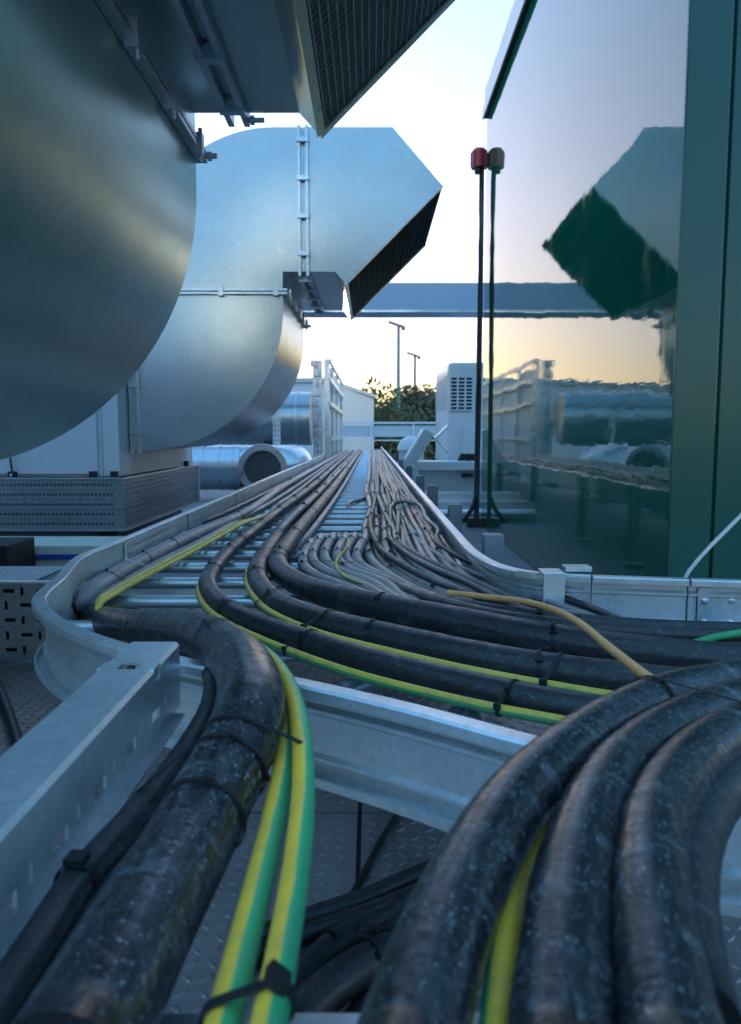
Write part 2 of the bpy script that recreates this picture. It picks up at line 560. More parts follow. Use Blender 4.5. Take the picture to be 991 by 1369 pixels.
RH, RW = .118, .024
def rail(name, pts, parent, flip=1, smooth_path=True, h=RH, w=RW, lip=.013, step=.03):
    path = crom([Vector((p[0], p[1], RAIL_T if len(p) < 3 else p[2])) for p in pts], step) if smooth_path else [Vector((p[0], p[1], RAIL_T if len(p) < 3 else p[2])) for p in pts]
    mb = sweep(MB(), path, rail_prof(h, w, lip, flip=flip))
    return mb.build(name, M['rail'], parent)

XL, XR = -.665, .262
run = thing('cable_ladder', 'long straight galvanised cable ladder running away to the roof edge', 'cable ladder', (-.2, 9, FLOOR))
# left rail: slotted web between two flanges
rail('side_rail', [(XL, 1.95), (XL, 4.0)], run, flip=1, smooth_path=False)
rail('side_rail', [(XL, 4.006), (XL, 7.0)], run, flip=1, smooth_path=False)
rail('side_rail', [(XL, 7.006), (XL, 12.0)], run, flip=1, smooth_path=False)
rail('side_rail', [(XL, 12.006), (XL, 18.3)], run, flip=1, smooth_path=False)
yy = 1.93
for L_ in (.62, .75, .95, 1.3, 2.0, 3.0, 3.6, 3.6):
    rail('side_rail', [(XR, yy), (XR, yy + L_ - .006)], run, flip=1, smooth_path=False)
    yy += L_
# slotted coupler strips on the inner face of the left rail
for y0 in (2.02, 2.75, 3.75):
    holes = []
    x = .02
    while x < .50:
        holes.append((x, x + .022, .010, .018)); holes.append((x + .008, x + .030, .030, .038)); x += .036
    perf_obj('slotted_strip', .52, .05, holes, M['rail'], run, (XL - .006 + .012, y0, RAIL_T - .056), R(90), .002)
rung_me = MB().cyl((XL, 0, RUNG_T - .015), (XR, 0, RUNG_T - .015), .015, 12).mesh('rung')
rung_me.materials.append(M['rung'])
y = 1.74
while y < 18.2:
    o = link('rung', rung_me, None, run)
    o.location = Vector(o.location) + Vector((0, y, 0))
    y += .225

# bend to the right: outer rail and inner rail
bend = thing('cable_ladder_bend', 'curved galvanised cable ladder corner turning from the long run to the right', 'cable ladder', (-.1, 1.3, FLOOR))
outer = [(XL, 1.945), (XL - .002, 1.75)] + [tuple(P(px, py, RAIL_T)[:2]) for px, py in ((88, 772), (62, 797), (80, 822), (150, 853), (260, 880), (390, 903), (560, 941), (745, 989), (880, 1017), (1010, 1035))]
rail('outer_rail', outer, bend, flip=-1)
inner = [(XR, 1.925), (XR + .003, 1.84)] + [tuple(P(px, py, RAIL_T)[:2]) for px, py in ((668, 752), (700, 761), (735, 765), (790, 768))]
rail('inner_rail', inner, bend, flip=-1)
branch = thing('cable_ladder_branch', 'galvanised cable ladder side rail with bolted slotted joint beside the green cabinet', 'cable ladder', (.7, 1.4, FLOOR))
ip = [P(790, 768, RAIL_T), P(918, 772, RAIL_T)]
rail('side_rail', [(ip[0].x + .003, ip[0].y), (ip[1].x, ip[1].y)], branch, flip=-1, smooth_path=False)
p2 = P(921, 772, RAIL_T); p3 = P(1100, 776, RAIL_T)
rail('side_rail', [(p2.x, p2.y), (p3.x, p3.y - .01)], branch, flip=-1, smooth_path=False)
# rungs of the bend and the branch
for a, b in (((-.648, 1.50), (.262, 1.62)), ((-.38, 1.14), (.32, 1.66)), ((-.16, .98), (.34, 1.6)), ((.03, .87), (.42, 1.52))):
    MB().cyl((a[0], a[1], RUNG_T - .0155), (b[0], b[1], RUNG_T - .0155), .014, 12).build('rung', M['rung'], bend)
for x in (.13, .24, .36, .48):
    yb = P(560 + (x - .05) * 800, 945 + (x - .05) * 250, RAIL_T).y
    MB().cyl((x, yb + .01, RUNG_T - .012), (x + .03, 1.46, RUNG_T - .012), .011, 12).build('rung', M['rung'], bend)
for x in (.72, .95):
    MB().cyl((x, .60, RUNG_T - .0155), (x, 1.46, RUNG_T - .0155), .014, 12).build('rung', M['rung'], branch)
# joint plate with slots and dome bolts on the near side of the branch rail
jx0, jx1 = P(919, 780, RAIL_T - .02).x, 1.05
jy = P(950, 800, RAIL_T - .05).y
jy = ip[1].y - .012
holes = []
for k in range(7):
    x = .012 + k * .045
    holes += [(x + .022, x + .031, .066, .078), (x + .022, x + .031, .022, .034), (x + .036, x + .052, .066, .076)]
perf_obj('slot_shade_plate', .34, .09, [], M['black'], branch, (jx0, jy + .006, RAIL_T - .112), 0, .002)  # blackened backing paints in the shade seen through the slots
perf_obj('slotted_plate', .34, .098, [q for q in holes if q[1] < .33], M['flange'], branch, (jx0, jy, RAIL_T - .116), 0, .003)
for k in range(5):
    for z in (.072, .028):
        x = jx0 + .014 + k * .052
        if k % 1 == 0:
            mbb = MB()
            for q in range(4):
                r1, r2 = .0085 * math.cos(q * .39), .0085 * math.cos((q + 1) * .39)
                y1, y2 = -.006 * math.sin(q * .39), -.006 * math.sin((q + 1) * .39)
                mbb.cyl((x, jy - .0015 + y1, RAIL_T - .116 + z), (x, jy - .0015 + y2 - 1e-5, RAIL_T - .116 + z), r1, 12, r2, caps=(q == 3))
            mbb.build('bolt', M['flange'], branch)
# clamp plate where bend and branch meet
c = P(736, 765, RAIL_T)
MB().b2(c.x - .022, c.x + .022, c.y - .036, c.y - .030, RAIL_T - .125, RAIL_T + .004).build('clamp_plate', M['rail'], branch, bevel=.001)
MB().b2(c.x - .022, c.x + .022, c.y - .030, c.y + .02, RAIL_T + .001, RAIL_T + .005).build('clamp_plate', M['rail'], branch, bevel=.001)
MB().b2(c.x + .03, c.x + .085, c.y - .004, c.y + .03, RAIL_T + .001, RAIL_T + .012).build('clamp_foot', M['flange'], branch, bevel=.001)

# near ladder with the wide slotted rail
near = thing('cable_ladder', 'nearest galvanised cable ladder with wide slotted rail at lower left', 'cable ladder', (-.25, .2, FLOOR))
NT = -.250
nx0, nx1 = -.293, -.232
NY1 = P(240, 858, NT).y
mb = MB()
prof = [(nx0, NT - .022), (nx0, NT - .004), (nx0 + .004, NT), (nx1 - .004, NT), (nx1, NT - .004), (nx1, NT - .018),
        (nx1 - .003, NT - .018), (nx1 - .003, NT - .005), (nx1 - .005, NT - .003), (nx0 + .005, NT - .003), (nx0 + .003, NT - .005), (nx0 + .003, NT - .022)]
# top flange as plates round a real bolt hole
hy = P(168, 890, NT).y
mb = MB()
mb.prism_y(prof, -.8, hy - .012)
mb.prism_y(prof, hy + .012, NY1)
mb.b2(nx0, nx0 + .020, hy - .012, hy + .012, NT - .003, NT)
mb.b2(nx1 - .020, nx1, hy - .012, hy + .012, NT - .003, NT)
mb.build('top_flange', M['rail'], near)
WH = .078
holes = []
x = 0.05
while x < NY1 + .75:
    holes.append((x, x + .030, .018, .032)); holes.append((x + .048, x + .054, .022, .038)); x += .085
perf_obj('slotted_web', NY1 + .8, WH - .016, holes, M['rail'], near, (nx1 - .0015, -.8, NT - WH), R(90), .003)
MB().b2(nx0 + .004, nx0 + .008, -.8, NY1 - .004, NT - WH, NT - .024).build('slot_shade_backing', M['dark_steel'], near)  # dark sheet put behind the web so its slots read as shaded
MB().b2(nx1, nx1 + .012, -.8, NY1 - .03, NT - WH - .003, NT - WH).build('bottom_lip', M['flange'], near)
MB().b2(nx0 + .02, nx1 - .004, NY1 - .003, NY1, NT - WH, NT - .004).build('end_plate', M['rail'], near, bevel=.0005)
for yv in (P(430, 1352, NT - WH - .006).y - .014, .12, -.1):
    MB().b2(nx1 - .002, .36, yv - .014, yv + .014, NT - WH - .035, NT - WH - .006).build('rung', M['flange'], near, bevel=.002)
MB().b2(.36, .395, -.8, .45, NT - WH - .04, NT).build('side_rail', M['rail'], near)
for yv in (.42, -.5):
    MB().b2(nx0 + .005, nx0 + .04, yv - .02, yv + .02, FLOOR, NT - WH - .036).build('leg', M['dark_steel'], near)
    MB().b2(.36, .395, yv - .05, yv - .01, FLOOR, NT - WH - .041).build('leg', M['dark_steel'], near)

# short posts that hold the long run up
for k, (yp) in enumerate((2.06, 3.0, 4.08, 5.1, 6.6, 8.4, 10.6, 13.2)):
    names = ['square dark grey post right of the cable ladder, nearest the green cabinet corner', 'second square grey post along the right rail of the cable ladder',
             'third square grey post along the right rail of the cable ladder', 'fourth square grey post along the right rail of the cable ladder']
    t = thing('ladder_post', names[k] if k < 4 else ('fifth', 'sixth', 'seventh', 'eighth')[k - 4] + ' small square grey post along the right rail of the cable ladder', 'post', (.335, yp, FLOOR), 'posts along the right ladder rail')
    MB().b2(.308, .362, yp - .022, yp + .022, FLOOR, -.270 - .004 * (k % 2)).build('upright', M['post_paint'], t, bevel=.003)
    MB().b2(.29, .38, yp - .05, yp + .05, FLOOR + .001, FLOOR + .009).build('foot_plate', M['flange'], t)
    MB().b2(-.70, .306, yp - .02, yp + .02, -.455, -.415).build('cross_arm', M['rail'], t)

# ------------------------------------------------------------------ exhaust ducts
def arc(cx, cz, r, a0, a1, n=22):
    return [(cx + r * math.cos(R(a0 + (a1 - a0) * k / n)), cz + r * math.sin(R(a0 + (a1 - a0) * k / n))) for k in range(n + 1)]

def exhaust(y0, y1, label, dz=0.0, dx=0.0, cell=.03, wire=.004, skin='duct'):
    t = thing('exhaust_duct', label, 'duct', (-1.2, (y0 + y1) / 2, FLOOR), 'curved exhaust ducts')
    X = lambda v: v + dx
    Z = lambda v: v + dz
    XRr, XLl = X(-.53), X(-1.40)          # vertical leg
    ZF = Z(.857)
    # lower elbow: from the plant wall up
    out = [(X(-1.48), Z(-.095)), (X(-1.38), Z(-.095))] + [(a, b) for a, b in arc(X(-1.38), Z(.755), .85, -90, 0)] + [(XRr, ZF), (XLl, ZF), (X(-1.48), ZF - .02)]
    def prism(name, outline, m, ya=y0, yb=y1):
        mb = MB().prism_y(outline, ya, yb)
        o = mb.build(name, m, t)
        return o
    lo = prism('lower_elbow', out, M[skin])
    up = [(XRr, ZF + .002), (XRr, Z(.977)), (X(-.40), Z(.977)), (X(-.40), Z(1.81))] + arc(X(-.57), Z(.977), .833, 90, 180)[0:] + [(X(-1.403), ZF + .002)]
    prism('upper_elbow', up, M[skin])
    for ob in list(t.children):
        me = ob.data
        for p in me.polygons:
            p.use_smooth = abs(p.normal.y) < .5
        m = ob.modifiers.new('edge', 'EDGE_SPLIT'); m.split_angle = R(25)
    # hood: open towards the lower right
    H = [(X(-.398), Z(1.81)), (X(.13), Z(1.81)), (X(.43), Z(1.475)), (X(-.148), Z(.905)), (X(-.215), Z(.977)), (X(-.398), Z(.977))]
    hb = MB().prism_y(H, y0, y1, skip=(2, 5))
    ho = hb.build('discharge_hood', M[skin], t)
    sm = ho.modifiers.new('sheet', 'SOLIDIFY'); sm.thickness = .004; sm.offset = -1
    # wire screen over the mouth
    a, b = Vector((X(.43), 0, Z(1.475))), Vector((X(-.148), 0, Z(.905)))
    d = (b - a); L_ = d.length; d.normalize()
    nrm = Vector((-d.z, 0, d.x)) * .012
    if nrm.z < 0: nrm = -nrm
    mb = MB()
    rot = Matrix(((d.x, 0, -d.z), (0, 1, 0), (d.z, 0, d.x)))
    k = cell
    while k < L_ - .01:
        p = a + d * k + nrm
        mb.box((p.x, (y0 + y1) / 2, p.z), (wire, y1 - y0 - .012, wire), rot)
        k += cell
    yv = y0 + cell
    c = (a + b) / 2 + nrm * 1.5
    while yv < y1 - .01:
        mb.box((c.x, yv, c.z), (L_ - .012, wire, wire), rot)
        yv += cell * 1.1
    s = mb.build('wire_screen', M['wire' if wire > .003 else 'black'], t)
    meta(s, kind='stuff')
    # turned rim round the mouth
    mb = MB()
    for yq in (y0 + .017, y1 - .017):
        mb.box(((a.x + b.x) / 2, yq, (a.z + b.z) / 2 ) , (L_ + .004, .030, .006), rot)
    mb.box((b.x, (y0 + y1) / 2, b.z), (.03, y1 - y0 - .066, .0055), rot)
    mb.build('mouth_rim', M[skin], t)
    # flanged joints with clamps
    def ring_h(zc, xa, xb, name):
        for s_, zz in ((.014, zc + .010), (.014, zc - .010)):
            mb = MB()
            mb.b2(xa - .03, xb + .03, y0 - .028, y0 - .001, zz - s_ / 2, zz + s_ / 2)
            mb.b2(xa - .03, xb + .03, y1 + .001, y1 + .028, zz - s_ / 2, zz + s_ / 2)
            mb.b2(xb + .001, xb + .03, y0 + .0, y1 - .0, zz - s_ / 2, zz + s_ / 2)
            mb.build(name, M['flange'], t, bevel=.001)
        for k in range(3):
            x = xb - .04 - k * .33
            MB().b2(x - .016, x + .016, y0 - .036, y0 - .006, zc - .028, zc + .028).build('clamp', M['flange'], t, bevel=.002)
        for k in range(5):
            yv = y0 + .12 + k * (y1 - y0 - .2) / 4
            mb = MB().b2(xb + .010, xb + .040, yv - .016, yv + .016, zc - .030, zc + .030)
            mb.cyl((xb + .032, yv, zc - .05), (xb + .032, yv, zc + .045), .006, 8)
            mb.build('clamp', M['flange'], t)
        mb = MB().cyl((xb + .012, y1 + .012, zc), (xb + .062, y1 + .012, zc), .009, 8)
        mb.cyl((xb + .034, y1 + .012, zc), (xb + .046, y1 + .012, zc), .015, 6)
        mb.build('corner_bolt', M['flange'], t)
    def ring_v(xc, za, zb, name):
        for xx in (xc - .024, xc + .024):
            mb = MB()
            mb.b2(xx - .009, xx + .009, y0 - .028, y0 - .001, za - .03, zb + .002)
            mb.b2(xx - .009, xx + .009, y0 - .0, y1 + .0, za - .03, za - .001)
            mb.b2(xx - .009, xx + .009, y1 + .001, y1 + .028, za - .03, zb + .002)
            mb.build(name, M['flange'], t, bevel=.001)
        for k in range(4):
            zz = za + .10 + k * (zb - za - .18) / 3
            MB().b2(xc - .036, xc + .036, y0 - .037, y0 - .006, zz - .014, zz + .014).build('clamp', M['flange'], t, bevel=.002)
        for k in range(5):
            yv = y0 + .1 + k * (y1 - y0 - .2) / 4
            mb = MB().b2(xc - .036, xc + .036, yv - .014, yv + .014, za - .042, za - .008)
            mb.build('clamp', M['flange'], t)
        MB().cyl((xc + .02, y1 + .012, za - .016), (xc + .078, y1 + .012, za - .016), .008, 8).cyl((xc + .036, y1 + .012, za - .016), (xc + .048, y1 + .012, za - .016), .014, 6).build('corner_bolt', M['flange'], t)
    ring_h(ZF, XLl, XRr, 'flange')
    ring_v(X(-.40), Z(.977), Z(1.81), 'flange')
    # flange at the plant wall
    for xx in (-1.465, -1.42):
        MB().b2(X(xx) - .008, X(xx) + .008, y0 - .028, y0 - .001, Z(-.12), ZF - .1).build('flange', M['flange'], t)
    for zz in (0.02, .3, .6):
        MB().b2(X(-1.475), X(-1.405), y0 - .036, y0 - .005, Z(zz) - .014, Z(zz) + .014).build('clamp', M['flange'], t)
    return t

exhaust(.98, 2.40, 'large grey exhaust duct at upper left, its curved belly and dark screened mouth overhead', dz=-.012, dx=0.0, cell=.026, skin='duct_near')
exhaust(4.70, 6.14, 'blue-grey S-shaped exhaust duct with angled hood, behind the nearer duct', cell=.05, wire=.002)

# ------------------------------------------------------------------ plant housing at left (and its near twin carrying the first duct)
ahu = thing('air_handling_unit', 'pale grey air handling unit below the ducts with slotted skirt', 'plant unit', (-3, 5.4, FLOOR))
AY0, AY1, AX = 4.50, 6.35, -1.485
MB().b2(-5.2, AX - .1, AY0 + .003, AY1, -.25, .85).build('casing', M['panel_paint'], ahu, bevel=.004)
MB().b2(AX - .098, AX, AY0, AY1, -.25, .86).build('corner_post', M['panel_paint'], ahu, bevel=.006)
for x0, x1 in ((-2.9, -1.61), (-4.2, -2.92)):
    MB().b2(x0, x1, AY0 - .012, AY0 + .002, -.235, .83).build('panel', M['panel_paint'], ahu, bevel=.004)
for x in (-1.625, -1.50):
    MB().b2(x - .028, x + .012, AY0 - .045, AY0 - .014, -.252, -.215).build('foot_bracket', M['black'], ahu)
MB().b2(AX + .002, AX + .03, 6.05, 6.1, -.252, -.21).build('foot_bracket', M['black'], ahu)
MB().b2(-5.2, AX + .04, AY0 - .06, AY0 - .048, -.262, -.250).build('skirt_trim', M['flange'], ahu)
MB().b2(-5.2, AX + .045, AY0 - .072, AY0 - .046, -.565, -.553).build('skirt_trim', M['flange'], ahu)
MB().b2(AX + .032, AX + .045, AY0 - .044, AY1 + .02, -.262, -.250).build('skirt_trim', M['flange'], ahu)
MB().b2(AX + .032, AX + .05, AY0 - .044, AY1 + .02, -.565, -.553).build('skirt_trim', M['flange'], ahu)
MB().b2(AX + .0, AX + .05, AY1 - .03, AY1 + .02, -.552, -.263).build('skirt_post', M['flange'], ahu)
for r_ in range(5):
    z0 = -.552 + r_ * .0575
    holes = []
    x = .03
    while x < 3.66:
        holes.append((x, x + .020, .024, .033)); holes.append((x + .029, x + .036, .018, .039)); x += .047
    perf_obj('slotted_strip', 3.755, .0565, holes, M['tray_zinc'], ahu, (-5.2, AY0 - .055 + .003 * (r_ % 2), z0), 0, .002)
    holes = []
    x = .03
    while x < 1.8:
        holes.append((x, x + .030, .022, .030)); x += .085
    perf_obj('slotted_strip', AY1 - AY0 + .03, .0545, holes, M['tray_zinc'], ahu, (AX + .036 + .005 * (r_ % 2), AY0 - .05, z0), R(90), .002)
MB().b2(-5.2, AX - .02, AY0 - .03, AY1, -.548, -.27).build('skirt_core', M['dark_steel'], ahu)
MB().b2(-5.2, AX - .16, AY0 - .05, AY0 + .05, -.64, -.567).build('base_beam', M['dark_steel'], ahu)
MB().b2(-5.2, AX - .10, AY0 + .2, AY1, FLOOR - .015, -.57).build('base', M['dark_steel'], ahu)
t = thing('sensor_cable', 'thin black cable with small sensor hanging on the pale unit', 'cable', (-2.13, AY0 - .02, -.2))
q0, q1 = PY(14, 596, AY0 - .03), PY(17, 633, AY0 - .03)
link('lead', tube_mesh('lead', crom([q0 + Vector((0, 0, .3)), q0, (q0 + q1) / 2 + Vector((-.006, 0, 0)), q1], .03), .006, 8), M['black'], t)
bpy.context.view_layer.update()
t.children[0].location = -t.location
MB().b2(q1.x - .022, q1.x + .022, q1.y - .02, q1.y + .015, q1.z - .03, q1.z + .012).build('sensor_head', M['black'], t, bevel=.004)
MB().cyl((q1.x, q1.y - .021, q1.z - .008), (q1.x, q1.y - .026, q1.z - .008), .007, 10).build('sensor_eye', M['white_paint'], t)

# the first duct leaves a second housing just left of the frame
ah2 = thing('air_handling_unit', 'pale grey air handling unit carrying the nearest duct, at far left', 'plant unit', (-3, 1.7, FLOOR))
MB().b2(-4.4, -1.50, .75, 2.62, -.25, .85).build('casing', M['panel_paint'], ah2, bevel=.004)
MB().b2(-4.4, -1.52, .80, 2.57, FLOOR - .015, -.251).build('base', M['dark_steel'], ah2)

# low things on the roof under the left housing
low = thing('low_duct', 'low cream duct with blue stripe under the plant unit', 'duct', (-2.4, 3.8, FLOOR))
MB().b2(-4.5, -1.22, 3.62, 3.95, FLOOR - .015, -.53).build('body', M['cream'], low, bevel=.006)
MB().b2(-4.5, -1.24, 3.605, 3.619, -.598, -.574).build('blue_stripe', M['blue'], low)
o = MB().b2(-2.1, -1.60, 3.30, 3.585, FLOOR - .015, -.485).build('black_box', M['black'], None, bevel=.004)
meta(o, 'matt black box in front of the low cream duct at left edge', 'box')
# slotted tray enclosure standing by the bend
tr = thing('slotted_tray', 'galvanised slotted tray standing on the walkway behind the ladder bend', 'cable tray', (-1.3, 2.45, FLOOR))
TY = 2.30
rows = []
def tray_holes(w):
    h = []
    for r_, z in enumerate((.028, .075, .122, .169, .213)):
        x = .02 + (r_ % 2) * .05
        while x < w - .04:
            h.append((x, x + .034, z, z + .012)); h.append((x + .052, x + .062, z - .008, z + .018)); x += .100
    return h
perf_obj('front_sheet', 1.8, .243, tray_holes(1.8), M['tray_zinc'], tr, (-2.55, TY, FLOOR + .002), 0, .002)
MB().b2(-2.55, -.75, TY - .010, TY + .012, FLOOR + .246, FLOOR + .252).build('top_lip', M['flange'], tr)
MB().b2(-2.55, -1.05, TY + .013, TY + .30, FLOOR + .240, FLOOR + .246).build('top_sheet', M['tray_zinc'], tr)
MB().b2(-2.55, -.75, TY - .014, TY - .002, FLOOR + .001, FLOOR + .006).build('bottom_lip', M['flange'], tr)
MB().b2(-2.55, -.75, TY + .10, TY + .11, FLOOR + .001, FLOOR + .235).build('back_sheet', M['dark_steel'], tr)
for x in (-1.62, -1.3):
    MB().b2(x, x + .03, TY + .12, TY + .15, FLOOR + .247, FLOOR + .262).build('clip', M['black'], tr)

# round spiral duct with the screened mouth
sp = thing('round_duct', 'shiny round silver duct with screened opening, beside the ladder', 'duct', (-1.3, 8.2, FLOOR))
c0 = PY(262, 623, 8.3)
RR = .245
zc = PY(300, 625, 8.3).z
mb = MB()
segs = [(-2.6, 0), (-1.75, 0), (-1.47, 0)]
mb.cyl((-2.6, 8.3, zc), (-1.78, 8.3, zc), RR, 36, caps=False)
mb.build('pipe', M['spiral'], sp)
for x in (-1.79, -1.62, -1.47):
    MB().cyl((x - .008, 8.3, zc), (x + .008, 8.3, zc), RR + .008, 36, caps=False).build('seam', M['spiral'], sp)
MB().cyl((-1.78, 8.3, zc), (-1.40, 8.3, zc), RR, 36, caps=False).build('collar', M['spiral'], sp)
# elbow turning away at the right end
path = [Vector((-1.40, 8.3, zc)), Vector((-1.22, 8.31, zc)), Vector((-1.05, 8.38, zc)), Vector((-.93, 8.55, zc)), Vector((-.9, 8.9, zc))]
link('elbow', tube_mesh('elbow', crom(path, .03), RR - .002, 32), M['spiral'], sp)
# stub towards the viewer
sx = PY(352, 626, 7.98).x
MB().cyl((sx, 8.25, zc), (sx, 7.95, zc), .235, 36, caps=False).build('stub', M['spiral'], sp)
mb = MB()
n = 36
vs = []
for k in range(n):
    a = k * math.tau / n
    for r_, yv in ((.262, 7.93), (.262, 7.965), (.192, 7.965), (.192, 7.93)):
        vs.append((sx + r_ * math.cos(a), yv, zc + r_ * math.sin(a)))
mb.add(vs, [(k * 4 + q, k * 4 + (q + 1) % 4, ((k + 1) % n) * 4 + (q + 1) % 4, ((k + 1) % n) * 4 + q) for k in range(n) for q in range(4)])
mb.build('mouth_ring', M['spiral'], sp, bevel=.004)
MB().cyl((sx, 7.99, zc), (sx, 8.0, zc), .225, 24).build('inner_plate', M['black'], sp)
mb = MB()
for k in range(-9, 10):
    v = k * .02; h = math.sqrt(max(0, .192 ** 2 - v * v))
    if h > .01:
        mb.cyl((sx - h, 7.95, zc + v), (sx + h, 7.95, zc + v), .0022, 5)
        mb.cyl((sx + v, 7.953, zc - h), (sx + v, 7.953, zc + h), .0022, 5)
meta(mb.build('wire_screen', M['wire'], sp), kind='stuff')
for x in (-2.2, -1.3):
    MB().b2(x - .05, x + .05, 8.15, 8.45, FLOOR - .018, zc - RR + .02).build('foot', M['dark_steel'], sp)

# horizontal cylinder further back, steel stand
tk = thing('round_duct', 'dark grey horizontal round duct behind the S-shaped duct', 'duct', (-2, 10.4, FLOOR))
tz = PY(380, 560, 10.4).z
MB().cyl((-5.5, 10.4, tz), (-.80, 10.4, tz), .36, 36).build('pipe', M['duct'], tk)
MB().cyl((-1.0, 10.4, tz), (-.97, 10.4, tz), .372, 36, caps=False).build('seam', M['flange'], tk)
for x in (-4.6, -1.4):
    MB().b2(x - .05, x + .05, 10.25, 10.5, FLOOR - .018, tz - .33).build('foot', M['dark_steel'], tk)
px = PY(370, 580, 9.2).x
t = thing('slotted_upright', 'slotted steel upright left of the tall frame', 'post', (px, 9.2, FLOOR))
perf_obj('web', .09, 1.0, [(.02, .032, .03 + .06 * k, .06 + .06 * k) for k in range(16)] + [(.058, .07, .03 + .06 * k, .06 + .06 * k) for k in range(16)], M['rail'], t, (px - .045, 9.2, FLOOR - .018), 0, .003)
MB().b2(px - .045, px - .04, 9.203, 9.25, FLOOR - .018, .30).build('flange', M['rail'], t)

# tall galvanised frame beside the ladder
fr = thing('steel_frame', 'tall galvanised steel frame standing at the left of the distant ladder', 'frame', (-.75, 13, FLOOR))
FT = PY(428, 480, 11).z
fxl, fxr = PY(414, 500, 11).x, PY(440, 500, 11).x
random.seed(3)
perf_obj('end_upright', .13, FT - FLOOR, [(.03, .045, .05 + .09 * k, .09 + .09 * k) for k in range(18)] + [(.08, .095, .05 + .09 * k, .09 + .09 * k) for k in range(18)], M['flange'], fr, (fxl + .05, 11, FLOOR - .018), 0, .004)
for k in range(9):
    z = FT - .06 - k * .14
    MB().b2(fxl + .02 + .03 * (k % 3), fxl + .12 + .03 * (k % 2), 10.94, 10.99, z - .05, z + .04).build('bracket', M['flange'], fr, bevel=.006)
for yv in (11.0, 12.4, 14.0, 16.2):
    MB().b2(fxr - .07, fxr, yv + .005, yv + .08, FLOOR - .018, FT).build('upright', M['rail'], fr, bevel=.004)
for z in (FT - .02, FT - .28, .45, -.05, -.45):
    MB().b2(fxr + .003, fxr + .035, 11.0, 16.3, z - .04, z + .02).build('cross_rail', M['rail'], fr)
for k, (a, b) in enumerate(((11.1, 12.38), (12.5, 13.98), (14.1, 16.18))):
    MB().b2(fxr - .06, fxr - .05, a, b, -.42, FT - .10 - .06 * (k == 1)).build('panel', M['panel_paint'], fr)

# ------------------------------------------------------------------ green cabinet at right
gc = thing('green_cabinet', 'tall glossy dark green plant cabinet mirroring the ducts and the sky', 'cabinet', (2, 4.1, FLOOR))
GX, GY0, GY1, GT = .876, 2.225, 6.02, 2.384
MB().b2(GX + .006, 4.4, GY0 + .014, GY1, FLOOR - .015, GT + .25).build('side_panel', M['green_gloss'], gc)
MB().b2(GX + .004, GX + .127, GY0 - .002, GY0 + .012, FLOOR - .01, GT + .26).build('corner_post', M['green_satin'], gc, bevel=.004)
MB().b2(GX + .138, 2.6, GY0 + .000, GY0 + .012, FLOOR - .01, GT + .26).build('front_panel', M['green_satin'], gc, bevel=.003)
MB().b2(GX - .021, GX + .005, GY0 + .12, GY1, GT - .006, GT + .06).build('eaves_channel', M['black'], gc)
MB().b2(GX - .031, GX - .022, GY0 + .12, GY1, GT - .013, GT + .055).build('eaves_lip', M['white_paint'], gc)
MB().b2(GX - .014, GX + .005, GY0 + .12, GY1 - .002, GT + .061, GT + .2).build('eaves_cap', M['white_paint'], gc)

bc = thing('beacon_pole', 'slim dark pole with red warning beacon at the cabinet edge', 'beacon', (.80, 5.95, FLOOR))
pb, pt = PY(636, 699, 5.95), PY(644, 226, 5.95)
link('pole', tube_mesh('pole', crom([pb, PY(640, 480, 5.94), PY(642, 380, 5.95), pt], .2), .018, 12), M['dark_steel'], bc)
link('conduit', tube_mesh('conduit', crom([PY(639, 699, 5.90), PY(643, 480, 5.89), PY(645, 330, 5.90), PY(646, 228, 5.92)], .2), .009, 10), M['dark_steel'], bc)
link('stay', tube_mesh('stay', crom([PY(637, 664, 5.94), PY(630, 682, 5.90), PY(618, 697, 5.84)], .1), .018, 10), M['dark_steel'], bc)
MB().b2(pb.x - .07, pb.x + .05, 5.88, 6.02, FLOOR - .018, FLOOR + .05).build('base', M['dark_steel'], bc)
bz = PY(641, 213, 5.95)
mb = MB()
mb.cyl((bz.x, 5.95, bz.z - .065), (bz.x, 5.95, bz.z + .053), .060, 24)
mb.cyl((bz.x, 5.95, bz.z + .053), (bz.x, 5.95, bz.z + .073), .060, 24, .042)
b = mb.build('beacon_lens', M['red'], bc)
for k in range(8):
    a = k * math.tau / 8
    MB().b2(bz.x + .060 * math.cos(a) - .006, bz.x + .060 * math.cos(a) + .006, 5.95 + .060 * math.sin(a) - .006, 5.95 + .060 * math.sin(a) + .006, bz.z - .06, bz.z + .045).build('rib', M['red'], b)
MB().cyl((bz.x, 5.95, bz.z - .10), (bz.x, 5.95, bz.z - .066), .035, 16).build('beacon_base', M['black'], bc)
o = link('pale_cord', tube_mesh('pale_cord', crom([PY(908, 790, 1.72), PY(921, 764, 1.72), PY(952, 728, 1.73), PY(991, 689, 1.74), PY(1040, 630, 1.75)], .04), .0045, 10), M['bare'])
meta(o, 'thin pale cord slanting across the green cabinet front', 'cord')

# ------------------------------------------------------------------ things beyond
bm_ = thing('pipe_bridge', 'pale blue horizontal beam crossing the sky behind the hood', 'beam', (0, 9.2, FLOOR))
zt, zb = PY(560, 378, 9).z, PY(560, 416, 9).z
MB().b2(-5, 6, 9.0, 9.5, zb, zt).build('girder', M['beam'], bm_)
MB().b2(-5, 6, 8.985, 9.0, zb - .012, zb + .012).build('lower_lip', M['rail'], bm_)
for x in (-4.6, 5.4):
    MB().b2(x - .12, x + .12, 9.1, 9.4, FLOOR - .018, zb).build('leg', M['beam'], bm_)

